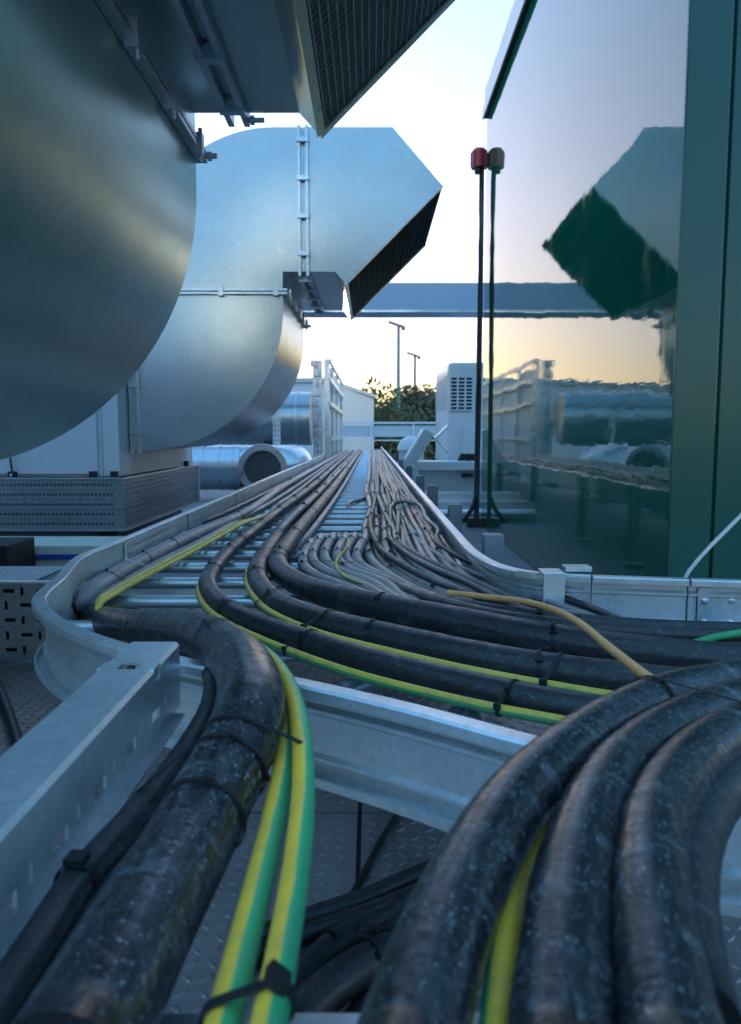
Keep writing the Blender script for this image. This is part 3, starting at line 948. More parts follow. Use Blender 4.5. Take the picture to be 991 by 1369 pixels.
ac = thing('condenser_unit', 'tall white condenser unit with dark grille openings, left of the beacon pole', 'condenser unit', (1.3, 10.4, FLOOR))
ax0 = PY(599, 540, 9.6).x
az = PY(610, 484, 9.6).z
MB().b2(ax0, ax0 + 1.0, 9.6, 11.4, -.40, az).build('casing', M['white_paint'], ac, bevel=.05)
g0, g1 = PY(602, 504, 9.58), PY(632, 548, 9.58)
W_, H_ = (g1.x - g0.x), (g0.z - g1.z)
MB().b2(g0.x, g1.x, 9.588, 9.598, g1.z, g0.z).build('grille_recess', M['black'], ac)
for k in range(10):
    z = g1.z + H_ * k / 9
    MB().b2(g0.x - .01, g1.x + .01, 9.57, 9.587, z - .008, z + .008).build('grille_bar', M['white_paint'], ac)
for k in range(4):
    x = g0.x + W_ * k / 3
    MB().b2(x - .012, x + .012, 9.565, 9.569, g1.z - .01, g0.z + .01).build('grille_bar', M['white_paint'], ac)
for k in range(11):
    z = g1.z + .04 + (H_ - .02) * k / 10
    MB().b2(ax0 - .012, ax0 - .001, 9.75, 11.25, z - .010, z + .010).build('louvre', M['panel_paint'], ac)
MB().b2(ax0 + .1, ax0 + .9, 9.8, 11.2, FLOOR - .018, -.41).build('stand', M['dark_steel'], ac)
pz = PY(617, 600, 9.5)
MB().cyl((pz.x + .005, 9.56, -.39), (pz.x + .005, 9.56, PY(617, 572, 9.5).z), .010, 8).build('drain_pipe', M['panel_paint'], ac)

pn = thing('low_plinth', 'long low grey plinth right of the ladder under the white unit', 'plinth', (1.2, 8.6, FLOOR))
z1 = PY(600, 617, 8.3).z
MB().b2(.48, 3.4, 8.3, 8.75, z1 - .10, z1).build('top', M['white_paint'], pn, bevel=.01)
MB().b2(.55, 3.4, 8.36, 8.7, FLOOR - .018, z1 - .101).build('body', M['panel_paint'], pn)
MB().b2(1.0, 1.12, 8.26, 8.35, z1 - .17, z1 - .13).build('bracket', M['black'], pn)
# trays and pipes lying across the deck
lay = [('flat_tray', 'wide pale flat tray lying across the deck below the plinth', 7.3, .34, .10, 'panel_paint'),
       ('flat_tray', 'narrow galvanised tray lying across the deck, middle of three', 6.75, .20, .16, 'rail'),
       ('flat_tray', 'nearest galvanised tray lying across the deck by the pole foot', 6.30, .24, .12, 'rail')]
for nme, lb, yv, w, h, mt in lay:
    t = thing(nme, lb, 'cable tray', (.6, yv, FLOOR), 'trays lying on the deck')
    MB().b2(.40, 3.6, yv, yv + w, FLOOR + h - .02, FLOOR + h).build('tray_bed', M[mt], t)
    MB().b2(.40, 3.6, yv - .012, yv - .001, FLOOR + h - .05, FLOOR + h + .02).build('tray_edge', M['flange'], t)
    MB().b2(.40, 3.6, yv + w + .001, yv + w + .012, FLOOR + h - .05, FLOOR + h + .02).build('tray_edge', M['flange'], t)
    for x in (.6, 1.6, 2.6):
        MB().b2(x, x + .06, yv, yv + w, FLOOR - .018, FLOOR + h - .021).build('foot', M['dark_steel'], t)
for yv, r_, z, wd in ((7.03, .03, .12, 'nearer of the paired pipes'), (7.12, .03, .12, 'farther of the paired pipes'), (6.64, .025, .10, 'single thin pipe'), (6.18, .03, .06, 'nearest pipe')):
    t = thing('deck_pipe', 'grey pipe lying across the deck right of the ladder, ' + wd, 'pipe', (.6, yv, FLOOR), 'pipes lying on the deck')
    MB().cyl((.42, yv, FLOOR + z), (3.5, yv, FLOOR + z), r_, 12).build('pipe', M['rail'], t)
    for x in (.7, 1.9): MB().b2(x - .03, x + .03, yv - .04, yv + .04, FLOOR - .018, FLOOR + z - r_ + .004).build('pipe_foot', M['dark_steel'], t)

# leaning white panels and white cowl
lp = thing('leaning_panel', 'pale panel leaning on the plinth beside the ladder', 'panel', (.5, 8.0, z1))
a0, a1 = PY(548, 618, 8.05), PY(573, 577, 8.05)
d = (a1 - a0); ang = math.atan2(d.z, d.x)
rot = Matrix.Rotation(-ang, 3, 'Y')
MB().box((a0 + a1) / 2, (d.length, .30, .11), rot).build('board', M['panel_paint'], lp, bevel=.004)
e0 = (a0 + a1) / 2 + rot @ Vector((0, -.152, -.04))
MB().box(e0, (d.length, .006, .03), rot).build('edge_strip', M['cream'], lp)
MB().box((a0 + a1) / 2 + rot @ Vector((0, .05, .06)), (d.length * .96, .30, .012), rot).build('cover', M['white_paint'], lp)
ls = thing('propped_lid', 'bright white lid propped up on a strut in front of the condenser', 'lid', (.75, 8.0, z1))
b0, b1 = PY(582, 586, 8.25), PY(599, 570, 8.25)
d = (b1 - b0); ang = math.atan2(d.z, d.x); rot = Matrix.Rotation(-ang, 3, 'Y')
MB().box((b0 + b1) / 2, (d.length, .25, .025), rot).build('lid', M['white_paint'], ls)
link('strut', tube_mesh('strut', [b0, PY(604, 611, 8.4)], .012, 8), M['rail'], ls)
bpy.context.view_layer.update()
ls.children[1].location = -ls.location
cw = thing('roof_cowl', 'round white roof cowl beside the leaning panel', 'cowl', (.42, 8.9, FLOOR))
cc = PY(550, 602, 9.1)
mb = MB()
for q in range(8):
    a0_, a1_ = q * 11.25, (q + 1) * 11.25
    mb.cyl((cc.x, 9.1, cc.z + .17 * math.sin(R(a0_))), (cc.x, 9.1, cc.z + .17 * math.sin(R(a1_))), .17 * math.cos(R(a0_)), 28, max(.001, .17 * math.cos(R(a1_))), caps=False)
mb.build('dome', M['white_paint'], cw)
MB().cyl((cc.x, 9.1, FLOOR - .018), (cc.x, 9.1, cc.z + .002), .15, 28).build('neck', M['panel_paint'], cw)
for k, (px_, py_) in enumerate(((622, 610), (632, 612))):
    g = PY(px_, py_, 8.5)
    t = thing('black_coil', 'small black cable coil lying on the plinth, ' + ('left one' if k == 0 else 'right one'), 'cable coil', (g.x, 8.5, z1), 'coils on the plinth')
    for q in range(3):
        pth = [Vector((g.x + (.07 - .01 * q) * math.cos(a * .35) , 8.5 + .06 * math.sin(a * .35), z1 + .018 + .02 * q + .015 * math.sin(a * .7))) for a in range(18)]
        ob = link('turn', tube_mesh('turn', pth, .012, 8, closed=True), M['black'], t)

# parapet railing
rl = thing('parapet_railing', 'pale guard railing with solid lower band along the far roof edge', 'railing', (0, 20, FLOOR))
ztop = PY(520, 564, 20).z
MB().b2(-9, 9, 20.0, 20.06, ztop - .05, ztop).build('top_rail', M['white_paint'], rl)
MB().b2(-9, 9, 20.0, 20.05, PY(520, 588, 20).z - .03, PY(520, 588, 20).z).build('low_rail', M['white_paint'], rl)
MB().b2(-9, 9, 20.07, 20.10, PY(520, 584, 20).z, PY(520, 569, 20).z).build('band', M['panel_paint'], rl)
x = -8.8
while x < 9:
    MB().b2(x, x + .05, 20.01, 20.05, FLOOR - .018, ztop - .051).build('post', M['white_paint'], rl)
    x += 1.1

# white building beyond the roof
wb_ = thing('white_building', 'plain white building beyond the railing', 'building', (-2, 26, -7))
p0, p1 = PY(451, 511, 23), PY(500, 532, 33)
zz = p0.z
mb = MB()
pts = [(p0.x - .3, 23), (p1.x, 33), (p1.x - 8, 36), (p0.x - 8, 25)]
mb.add([(x, y, -7) for x, y in pts] + [(x, y, zz) for x, y in pts], [(0, 1, 5, 4), (1, 2, 6, 5), (2, 3, 7, 6), (3, 0, 4, 7), (4, 5, 6, 7)])
mb.build('wall', M['white_paint'], wb_)
mb = MB()
pts2 = [(p0.x - .35, 22.9), (p1.x + .12, 33), (p1.x - 8, 36.1), (p0.x - 8.1, 24.9)]
mb.add([(x, y, zz + .004) for x, y in pts2] + [(x, y, zz + .13) for x, y in pts2], [(0, 1, 5, 4), (1, 2, 6, 5), (2, 3, 7, 6), (3, 0, 4, 7), (4, 5, 6, 7), (3, 2, 1, 0)])
mb.build('roof_edge', M['panel_paint'], wb_)

# street lamps
for k, (px_, pt_, yv) in enumerate(((533, 432, 46), (555, 472, 58))):
    top = PY(px_, pt_ + 4, yv)
    t = thing('street_lamp', 'taller street lamp standing clear above the bushes' if k == 0 else 'shorter, farther street lamp right of the taller one', 'street lamp', (top.x, yv, -7))
    MB().cyl((top.x, yv, -7), (top.x, yv, top.z), .16, 10, .09).build('pole', M['post'], t)
    hd = MB()
    rot = Matrix.Rotation(R(18), 3, 'Y')
    hd.box((top.x - .15, yv, top.z + .1), (.95, .35, .14), rot)
    hd.build('lamp_head', M['post'], t, bevel=.03)
    MB().box((top.x + .28, yv, top.z - .12), (.25, .3, .22)).build('driver_box', M['post'], t, bevel=.02)

# bushes and trees beyond the roof
def tree(name, label, base, h, rx, rz, n, mat, seed, sz=.3, sparse=False):
    random.seed(seed)
    t = thing(name, label, 'tree', base, 'trees beyond the railing')
    bx, by, bz_ = base
    mb = MB()
    mb.cyl((bx, by, bz_), (bx + .2, by, bz_ + h * .55), .22, 8, .12)
    for k in range(6):
        a = random.uniform(0, math.tau)
        mb.cyl((bx + .15, by, bz_ + h * (.35 + .05 * k)), (bx + rx * .6 * math.cos(a), by + rx * .6 * math.sin(a), bz_ + h * random.uniform(.7, .95)), .09, 6, .03)
    mb.build('trunk', M['bark'], t)
    mb = MB()
    lobes = [(Vector((bx + random.uniform(-.6, .6) * rx, by + random.uniform(-.6, .6) * rx, bz_ + h - rz + random.uniform(-.5, .75) * rz)), random.uniform(.28, .55)) for _ in range(16)]
    for k in range(int(n * 1.9)):
        c, s = random.choice(lobes)
        v = Vector((random.gauss(0, 1), random.gauss(0, 1), random.gauss(0, 1)))
        v = v.normalized() * (random.random() ** .45)
        p = c + Vector((v.x * rx * s, v.y * rx * s, v.z * rz * s))
        a = Vector((random.gauss(0, 1), random.gauss(0, 1), random.gauss(0, 1))).normalized()
        b = a.orthogonal().normalized()
        q = sz * random.uniform(.5, 1.2)
        mb.add([p - a * q, p + b * q * .5, p + a * q, p - b * q * .5], [(0, 1, 2, 3)])
    mb.build('crown', mat, t, recalc=False)
spec = [(503, 517, 44, 1.6, 2.2, 700, 'leaf_a', 'thin-crowned tree rising at the left end of the bushes'),
        (520, 533, 46, 2.6, 2.6, 2600, 'leaf_a', 'olive bushy tree left of the taller lamp'),
        (541, 527, 49, 2.8, 3.0, 2800, 'leaf_b', 'brownish bushy tree behind the taller lamp'),
        (560, 523, 52, 2.8, 3.2, 2800, 'leaf_a', 'bushy olive tree below the shorter lamp'),
        (578, 516, 50, 2.6, 3.2, 2600, 'leaf_b', 'brown-green tree just left of the white condenser'),
        (598, 520, 54, 3.2, 3.2, 2400, 'leaf_a', 'bushy tree mostly behind the white condenser'),
        (478, 540, 55, 3.0, 2.6, 1800, 'leaf_b', 'low tree half behind the white building')]
for k, (px_, pt_, yv, rx, rz, n, mt, lb) in enumerate(spec):
    tp = PY(px_, pt_, yv)
    tree('bushy_tree', lb, (tp.x, yv, -7), tp.z + 7, rx, rz, n, M[mt], 40 + k, .2)

# ------------------------------------------------------------------ cables
CAB = {}
def cable(key, name, label, pts, r, mat, cat='cable', group=None, n=18, step=.016):
    path = crom(pts, step)
    o = link(name, tube_mesh(name, path, r, n), M[mat])
    meta(o, label, cat, group)
    CAB[key] = (o, path, r)
    return o

def hull(pts):
    pts = sorted(set(pts))
    def half(ps):
        h = []
        for p in ps:
            while len(h) > 1 and (h[-1][0] - h[-2][0]) * (p[1] - h[-2][1]) - (h[-1][1] - h[-2][1]) * (p[0] - h[-2][0]) <= 0: h.pop()
            h.append(p)
        return h
    a, b = half(pts), half(pts[::-1])
    return a[:-1] + b[:-1]

def tie(keys, at, mat='tie', w=.0035, head=True, tilt=0.0, thick=.0012, tail=False):
    """a nylon tie pulled round one or more cables; at = point the tie is nearest to"""
    o, path, r = CAB[keys[0]]
    i = min(range(1, len(path) - 1), key=lambda k: (path[k] - at).length)
    c = path[i]
    t = (path[i + 1] - path[i - 1]).normalized()
    t = (t + Vector((0, 0, 1)).cross(t) * tilt).normalized()
    s = t.cross(Vector((0, 0, 1))).normalized(); u = s.cross(t)
    pts = []
    for k in keys:
        _, pa, rr = CAB[k]
        j = min(range(len(pa)), key=lambda q: (pa[q] - c).length)
        cand = [q for q in range(max(1, j - 12), min(len(pa) - 1, j + 12))]
        j = min(cand, key=lambda q: abs((pa[q] - c).dot(t)))
        d = pa[j] - c
        for q in range(24):
            a = q * math.tau / 24
            pts.append((round(d.dot(s) + (rr + .0012) * math.cos(a), 6), round(d.dot(u) + (rr + .0012) * math.sin(a), 6)))
    h = hull(pts)
    loop = [c + s * x + u * y for x, y in h]
    # even out long straight spans
    m = len(loop)
    vs, fs = [], []
    cen = sum(loop, Vector()) / m
    for p in loop:
        n_ = (p - cen).normalized()
        vs += [p - t * w / 2, p + t * w / 2, p + t * w / 2 + n_ * thick, p - t * w / 2 + n_ * thick]
    for a in range(m):
        b = (a + 1) % m
        for q in range(4):
            fs.append((a * 4 + q, a * 4 + (q + 1) % 4, b * 4 + (q + 1) % 4, b * 4 + q))
    mb = MB().add(vs, fs)
    if head:
        k = max(range(m), key=lambda q: (loop[q] - c).dot(u) * .6 + (loop[q] - c).dot(-Vector((0, 1, 0))) * .8)
        p = loop[k]; n_ = (p - cen).normalized()
        b_ = t.cross(n_)
        rot = Matrix((t, b_, n_)).transposed()
        mb.box(p + n_ * .003, (w * 1.7, w * 1.7, .006), rot)
        if tail:
            mb.box(p + n_ * .012 + b_ * .004, (w * .8, .0012, .02), rot)
    return mb.build('cable_tie', M[mat], o)

def PP(lst, z):
    out = []
    for q in lst:
        out.append(P(q[0], q[1], q[2] if len(q) > 2 else z))
    return out

V = Vector
zr = lambda r: RUNG_T + r
# --- large cables from the run round to the right
ra1, ra2, ra3 = .0275, .0255, .0215
cable('a1', 'power_cable', 'thickest black power cable sweeping right across the ladder bend, farthest of three',
      [V((-.215, 17, zr(ra1))), V((-.235, 9, zr(ra1))), V((-.24, 5, zr(ra1))), V((-.252, 3.6, zr(ra1)))] + PP([(402, 706), (380, 735), (371, 752), (382, 770), (425, 791), (510, 811), (620, 832), (740, 855), (860, 872), (1000, 886), (1120, 897)], zr(ra1)), ra1, 'black_cable')
cable('a2', 'power_cable', 'thick black power cable sweeping right, middle of three in the ladder bend',
      [V((-.275, 17, zr(ra2))), V((-.295, 9, zr(ra2))), V((-.30, 5, zr(ra2))), V((-.318, 3.6, zr(ra2)))] + PP([(378, 708), (354, 742), (344, 764), (349, 786), (375, 810), (440, 834), (520, 853), (620, 875), (720, 893), (850, 910), (1000, 925), (1120, 935)], zr(ra2)), ra2, 'black_cable')
cable('a3', 'power_cable', 'black power cable sweeping right, nearest the front rail of the bend',
      [V((-.39, 17, zr(ra3))), V((-.40, 9, zr(ra3))), V((-.395, 5, zr(ra3))), V((-.42, 3.6, zr(ra3)))] + PP([(347, 704), (312, 732), (284, 764), (278, 784), (294, 808), (335, 831), (415, 859), (500, 886), (620, 916), (720, 938), (820, 955), (960, 972), (1100, 985)], zr(ra3)), ra3, 'black_cable')
re = .0075
cable('y2', 'earth_wire', 'yellow and green earth wire between the middle and nearest sweeping black cables',
      [V((-.352, 3.3, zr(re)))] + PP([(356, 736), (335, 757), (330, 776), (338, 796), (362, 819), (430, 848), (530, 874), (640, 899), (760, 921), (880, 940), (1020, 955)], zr(re) + .016), re, 'earth_far', 'wire', n=14)
cable('y3', 'earth_wire', 'yellow-green earth wire along the front edge of the ladder bend',
      [V((-.44, 2.6, zr(re)))] + PP([(290, 755), (269, 778), (267, 797), (281, 818), (320, 842), (390, 872), (470, 900), (560, 924), (650, 945), (745, 963), (860, 985), (960, 1000)], zr(re) + .008), re, 'earth_far', 'wire', n=14)
# --- along the left rail, then the thick one that doubles back towards the viewer
rl1 = .030
cable('f1', 'power_cable', 'fat scuffed black power cable coming towards the viewer at lower left',
      [P(104, 800, -.45) + V((0, .05, -.10))] + PP([(106, 806, -.43), (116, 820, -.41), (140, 831, -.385), (178, 837, -.356), (215, 839, -.328), (262, 847, -.29), (305, 870, -.262), (331, 905, -.245), (334, 950, -.245), (318, 1000, -.258), (289, 1056, -.272), (247, 1137, -.283), (196, 1225, -.285), (140, 1330, -.285), (80, 1440, -.285)], -.3), .0315, 'scuffed_cable', n=28)
rl1 = .0225
cable('l1', 'power_cable', 'thick grey-black cable following the left rail into the curve',
      [V((-.56, 17, zr(rl1))), V((-.575, 9, zr(rl1))), V((-.585, 5, zr(rl1)))] + PP([(322, 689), (258, 716), (205, 742), (150, 772), (118, 794), (107, 805, -.362), (105, 814, -.40)], zr(rl1)) + [P(105, 814, -.40) + V((.01, -.03, -.12))], rl1, 'grey_cable', n=18)
cable('l2', 'control_cable', 'slim black cable hugging the left ladder rail into the curve',
      [V((-.63, 15, zr(.0125))), V((-.635, 6, zr(.0125)))] + PP([(300, 686), (245, 708), (190, 732), (133, 762), (101, 790), (92, 806), (95, 818, -.38)], zr(.0125) + .012) + [P(95, 818, -.38) + V((.01, -.03, -.14))], .0125, 'black_cable', n=14)
cable('s1', 'power_cable', 'slim black cable between the fat cable and the slotted rail',
      PP([(215, 866, -.40), (240, 866, -.36), (268, 880, -.315), (287, 910, -.29), (284, 945, -.29), (264, 985, -.295), (222, 1045, -.305), (164, 1113, -.31), (104, 1180, -.312), (60, 1250, -.312), (0, 1340, -.312), (-60, 1430, -.312)], -.3), .0135, 'black_cable', n=18)
cable('l3', 'control_cable', 'grey cable beside the thick cable on the left of the ladder',
      [V((-.515, 17, zr(.012))), V((-.52, 8, zr(.012))), V((-.53, 4, zr(.012)))] + PP([(320, 695), (264, 727), (214, 752), (162, 783), (133, 802), (124, 812, -.375), (123, 820, -.41)], zr(.012)) + [P(123, 820, -.41) + V((.01, -.02, -.12))], .012, 'grey_cable', n=12)
for k, dy in enumerate((0, 5)):
    cable('yl%d' % k, 'earth_wire', ('upper' if k == 0 else 'lower') + ' yellow earth wire looping at the left curve of the ladder',
          [V((-.48, 5, zr(re))), V((-.485, 3.4, zr(re)))] + PP([(326, 697 + dy * .6), (255, 734 + dy), (186, 770 + dy), (146, 793 + dy), (131, 806 + dy, -.352), (132, 815 + dy, -.365), (141, 823 + dy, -.39), (150, 828 + dy, -.44)], zr(re) + .012), re * .9, 'earth_far', 'wire', n=12)
# --- with the thick cable
rs = .0145
cable('s2', 'power_cable', 'second thin black cable low beside the fat cable at the bottom edge',
      PP([(250, 870, -.335), (291, 960, -.325), (262, 1012, -.325), (205, 1095, -.325), (150, 1180, -.325), (100, 1262, -.325), (40, 1380, -.325)], -.3), .011, 'black_cable', n=18)
cable('e1', 'earth_wire', 'right-hand bright yellow and green striped earth wire in the foreground',
      PP([(290, 850, -.30), (345, 868, -.272), (384, 912, -.255), (402, 975, -.255), (406, 1049, -.262), (397, 1155, -.268), (383, 1244, -.27), (366, 1340, -.27), (345, 1440, -.27)], -.26), .0088, 'earth_r', 'wire', n=20)
cable('e2', 'earth_wire', 'left-hand bright yellow and green striped earth wire in the foreground',
      PP([(330, 868, -.30), (366, 905, -.275), (382, 955, -.272), (381, 1013, -.272), (368, 1089, -.277), (347, 1177, -.28), (325, 1266, -.28), (303, 1351, -.28), (280, 1440, -.28)], -.27), .0092, 'earth_r', 'wire', n=20)
# --- right foreground group climbing over the front rail
rr_ = .0235
cable('r1', 'power_cable', 'leftmost of the thick scuffed black cables rising over the rail at lower right',
      PP([(1120, 905), (1040, 908), (975, 915), (893, 932), (812, 970), (745, 1018), (690, 1072), (632, 1165), (588, 1265), (556, 1369), (535, 1450)], -.252), rr_, 'scuffed_cable', n=28)
cable('r2', 'power_cable', 'middle of the thick scuffed black cables rising over the rail at lower right',
      PP([(1120, 930), (1040, 933), (975, 945), (905, 972), (836, 1022), (793, 1090), (769, 1170), (757, 1260), (751, 1369), (748, 1450)], -.254), rr_, 'scuffed_cable', n=28)
cable('r3', 'power_cable', 'right-hand thick dusty black cable bending down at lower right',
      PP([(1120, 950), (1050, 958), (990, 976), (935, 1010), (893, 1060), (872, 1120), (868, 1190), (876, 1270), (893, 1369), (910, 1450)], -.252), rr_ * .96, 'scuffed_cable', n=28)
cable('r4', 'power_cable', 'dark cable behind the right-hand thick cables, under their bend',
      PP([(1120, 985), (1040, 1003), (985, 1035), (945, 1078), (920, 1135), (910, 1200), (915, 1280), (930, 1369)], -.272), rr_ * .9, 'black_cable', n=24)
cable('g1', 'earth_wire', 'yellow and green wire squeezed between the thick cables at lower right',
      PP([(800, 1020, -.262), (752, 1068, -.265), (718, 1112, -.272), (690, 1172, -.275), (676, 1250, -.268), (666, 1340, -.268), (655, 1440, -.268)], -.27), .0078, 'earth_l', 'wire', n=16)
cable('g2', 'earth_wire', 'dull yellow wire lowest between the thick cables at lower right',
      PP([(800, 1050, -.275), (748, 1105, -.288), (715, 1160, -.292), (703, 1220, -.295), (700, 1300, -.295), (700, 1400, -.295)], -.28), .0068, 'earth_far', 'wire', n=14)
cable('o1', 'loose_wire', 'tan orange wire lying across the thick black cables',
      PP([(600, 792, -.32), (650, 798, -.312), (695, 803, -.304), (735, 813, -.294), (772, 831, -.283), (812, 863, -.276), (850, 893, -.270), (884, 918, -.265), (915, 940, -.27)], -.3), .0058, 'orange', 'wire', n=12)

# --- hump cables coming up through the rungs and turning right
hump = [(417, 722, .0145), (430, 716, .0150), (446, 715, .0155), (463, 715, .0155), (475, 714, .0140), (489, 716, .0150)]
word = ['first', 'second', 'third', 'fourth', 'fifth', 'sixth']
for k, (hx, hy_, r_) in enumerate(hump):
    z0 = zr(r_) + .022
    yl = 1.165 + .012 * k
    top = P(hx, hy_, z0)
    pts = [top + V((.02, .05, -.20)), top + V((.012, .03, -.09)), top + V((.003, .008, -.015)), P(hx - 3, hy_ + 8, z0), P(hx - 11, hy_ + 22, z0 - .004), P(hx - 10, hy_ + 36, zr(r_) + .01), P(hx + 8, hy_ + 50, zr(r_) + .004),
           P(hx + 50, hy_ + 66, zr(r_) + .002), V((.12, 1.425 + .016 * k, zr(r_))), V((.34, 1.315 + .013 * k, zr(r_))), V((.65, 1.185 + .012 * k, zr(r_))), V((1.1, 1.135 + .012 * k, zr(r_)))]
    cable('h%d' % k, 'control_cable', 'dusty grey cable humping up through the rungs, %s from the left' % word[k], pts, r_, 'grey_cable', n=14, group='humped grey cables', step=.012)
cable('hy', 'earth_wire', 'thin yellow-green wire threading through the humped grey cables',
      PP([(452, 712, -.335), (462, 716, -.325), (466, 728, -.325), (455, 742, -.33), (449, 755, -.335), (462, 771, -.342), (500, 784, -.345), (560, 797, -.35), (640, 808, -.35)], -.33), .0032, 'earth_far', 'wire', n=10)

# --- long bundle on the right half of the run
random.seed(21)
lanes = [(-.015, .0145, 0), (.018, .0140, 0), (.050, .0150, 0), (.083, .0150, 0), (.112, .0100, 0), (.134, .0100, 0), (.156, .0105, 0), (.178, .0100, 0), (.200, .0105, 0), (.222, .0105, 0),
         (.103, .0100, 1), (.125, .0100, 1), (.148, .0095, 1), (.170, .0100, 1), (.196, .0105, 1), (.218, .0100, 1)]
for k, (x, r_, lay_) in enumerate(lanes):
    z = zr(r_) + lay_ * .021
    q = max(0, min(1, (x + .015) / .237))
    yt = 2.42 - .46 * q
    ye = 1.175 + .115 * q
    pts = []
    for yv in (17.3, 13, 10, 7.5, 5.8, 4.8, 4.0, 3.4, 2.95, 2.65):
        j = random.uniform(-.006, .006) * (1 if yv < 8 else 1.6)
        sh = .009 * math.sin(yv * 2.1 + k * .35) * (yv < 6)
        pts.append(V((x + j + sh, yv, z + abs(random.uniform(0, .006)))))
    a, b = .62 - x, yt - ye
    for th in (0, 18, 36, 52, 66, 80, 90):
        pts.append(V((.62 - a * math.cos(R(th)) ** 1.05 if th < 90 else .62, yt - b * math.sin(R(th)) + random.uniform(-.012, .012) * (th < 75), z - lay_ * .012 * (th / 90) + random.uniform(0, .004))))
    pts.append(V((1.1, ye - .02, z - lay_ * .012)))
    nm = ('leftmost of the thicker grey cables in the long right-hand bundle', 'second thicker grey cable from the left in the right-hand bundle', 'third thicker grey cable from the left in the right-hand bundle', 'fourth thicker grey cable from the left in the right-hand bundle')
    num = ('first', 'second', 'third', 'fourth', 'fifth', 'sixth')
    lb = nm[k] if k < 4 else ('thin grey cable in the flat row by the right rail, %s from its left' % num[k - 4] if lay_ == 0 else 'thin grey cable on top of the row by the right rail, %s from left' % num[k - 10])
    cable('c%d' % k, 'control_cable', lb, pts, r_ * (1.12 if k > 3 else 1.08), 'worn_cable' if k in (1, 5, 8, 11, 14) else 'grey_cable', n=12, group='grey cables of the right-hand bundle' if k < 4 else ('row of thin cables by the right rail' if lay_ == 0 else 'thin cables on top of the row'))
for k in range(4):
    x = .096 + .006 * k
    pts = [V((x, 2.7, zr(.02) + .006))] + [V((x + random.uniform(-.01, .01), yv, zr(.02) + random.uniform(0, .012))) for yv in (2.55, 2.42, 2.3, 2.2, 2.08)] + [V((.16 + .01 * k, 1.85, zr(.01) + .012)), V((.25 + .01 * k, 1.64, zr(.01) + .006)), V((.33, 1.52 + .01 * k, zr(.01) - .02)), V((.40, 1.47, -.42))]
    cable('w%d' % k, 'earth_wire', 'thin pale yellow wire in the tangle between the grey cables', pts, .0036, 'earth_far', 'wire', n=8, group='tangled pale yellow wires')
# slack cables that wander across the bundle
random.seed(77)
wander = ['first', 'second', 'third', 'fourth', 'fifth', 'sixth']
for k in range(6):
    pts = []
    x0 = (.02, .06, .10, .15, .19, .08)[k]
    zt = zr(.01) + .030 + .004 * (k % 3)
    for q, yv in enumerate((9, 6.5, 5.2, 4.4, 3.8, 3.3, 2.9, 2.6, 2.35)):
        pts.append(V((min(.232, max(-.01, x0 + .018 * math.sin(q * .75 + k * 2.3) + random.uniform(-.003, .003))), yv, zt + random.uniform(-.003, .006))))
    xe = pts[-1].x
    pts += [V((xe + .02, 2.15, zt)), V((xe + .07, 1.92 - .03 * (k % 2), zt)), V((xe + .15, 1.68, zt - .004)), V((max(.30, xe + .24), 1.45 - .01 * k, zt - .006)), V((.50, 1.295 - .012 * k, zt - .014)), V((.72, 1.245 - .012 * k, zt - .016)), V((1.1, 1.22 - .012 * k, zt - .016))]
    cable('x%d' % k, 'control_cable', 'slack thin cable lying loosely over the right-hand bundle, %s of six' % wander[k], pts, (.0085, .0075, .009, .007, .008, .0065)[k], ('black_cable', 'grey_cable', 'worn_cable', 'grey_cable', 'black_cable', 'worn_cable')[k], n=10, group='slack cables over the bundle')
    for yv in (2.25, 3.05, 4.1):
        tie(['x%d' % k], V((xe, yv + .07 * k, zt)), w=.004)
# coil of slack thin cable lying over the row
pts = [V((.09, 3.35, zr(.03) + .02)), V((.12, 3.52, zr(.03) + .03)), V((.17, 3.55, zr(.03) + .03)), V((.215, 3.48, zr(.03) + .025)), V((.225, 3.2, zr(.03) + .02)), V((.215, 2.9, zr(.03) + .02)), V((.235, 2.6, zr(.03) + .015)), V((.21, 2.4, zr(.03) + .01)), V((.225, 2.15, zr(.03)))]
cable('k1', 'control_cable', 'loose grey cable looping over the thin row by the right rail', pts, .009, 'grey_cable', n=12)
# thicker companions in the left half of the run
cable('m1', 'control_cable', 'pale grey cable right beside the thick pair on the ladder run',
      [V((-.165, 17, zr(.013))), V((-.18, 9, zr(.013))), V((-.19, 5.5, zr(.013))), V((-.20, 4.2, zr(.013))), V((-.212, 3.3, zr(.013))), V((-.222, 2.75, zr(.013))), V((-.25, 2.45, zr(.013) - .03)), V((-.26, 2.3, -.5))], .013, 'grey_cable', n=12)
cable('m2', 'control_cable', 'pale grey cable lying over the thick pair far along the run',
      [V((-.245, 17, zr(.012) + .052)), V((-.262, 9, zr(.012) + .05)), V((-.272, 5, zr(.012) + .05)), V((-.283, 3.6, zr(.012) + .05)), V((-.30, 2.9, zr(.012) + .046)), V((-.318, 2.5, zr(.012) + .02)), V((-.34, 2.32, zr(.012) - .03)), V((-.345, 2.25, -.5))], .012, 'grey_cable', n=12)
cable('m3', 'control_cable', 'short pale cable end lying on the bare rungs in mid ladder',
      [V((-.01, 6.2, zr(.01))), V((-.03, 4.9, zr(.01))), V((-.025, 4.5, zr(.01))), V((-.06, 4.25, zr(.01))), V((-.11, 4.05, zr(.01))), V((-.115, 3.85, zr(.01))), V((-.105, 3.75, zr(.01) - .04))], .010, 'grey_cable', n=12)
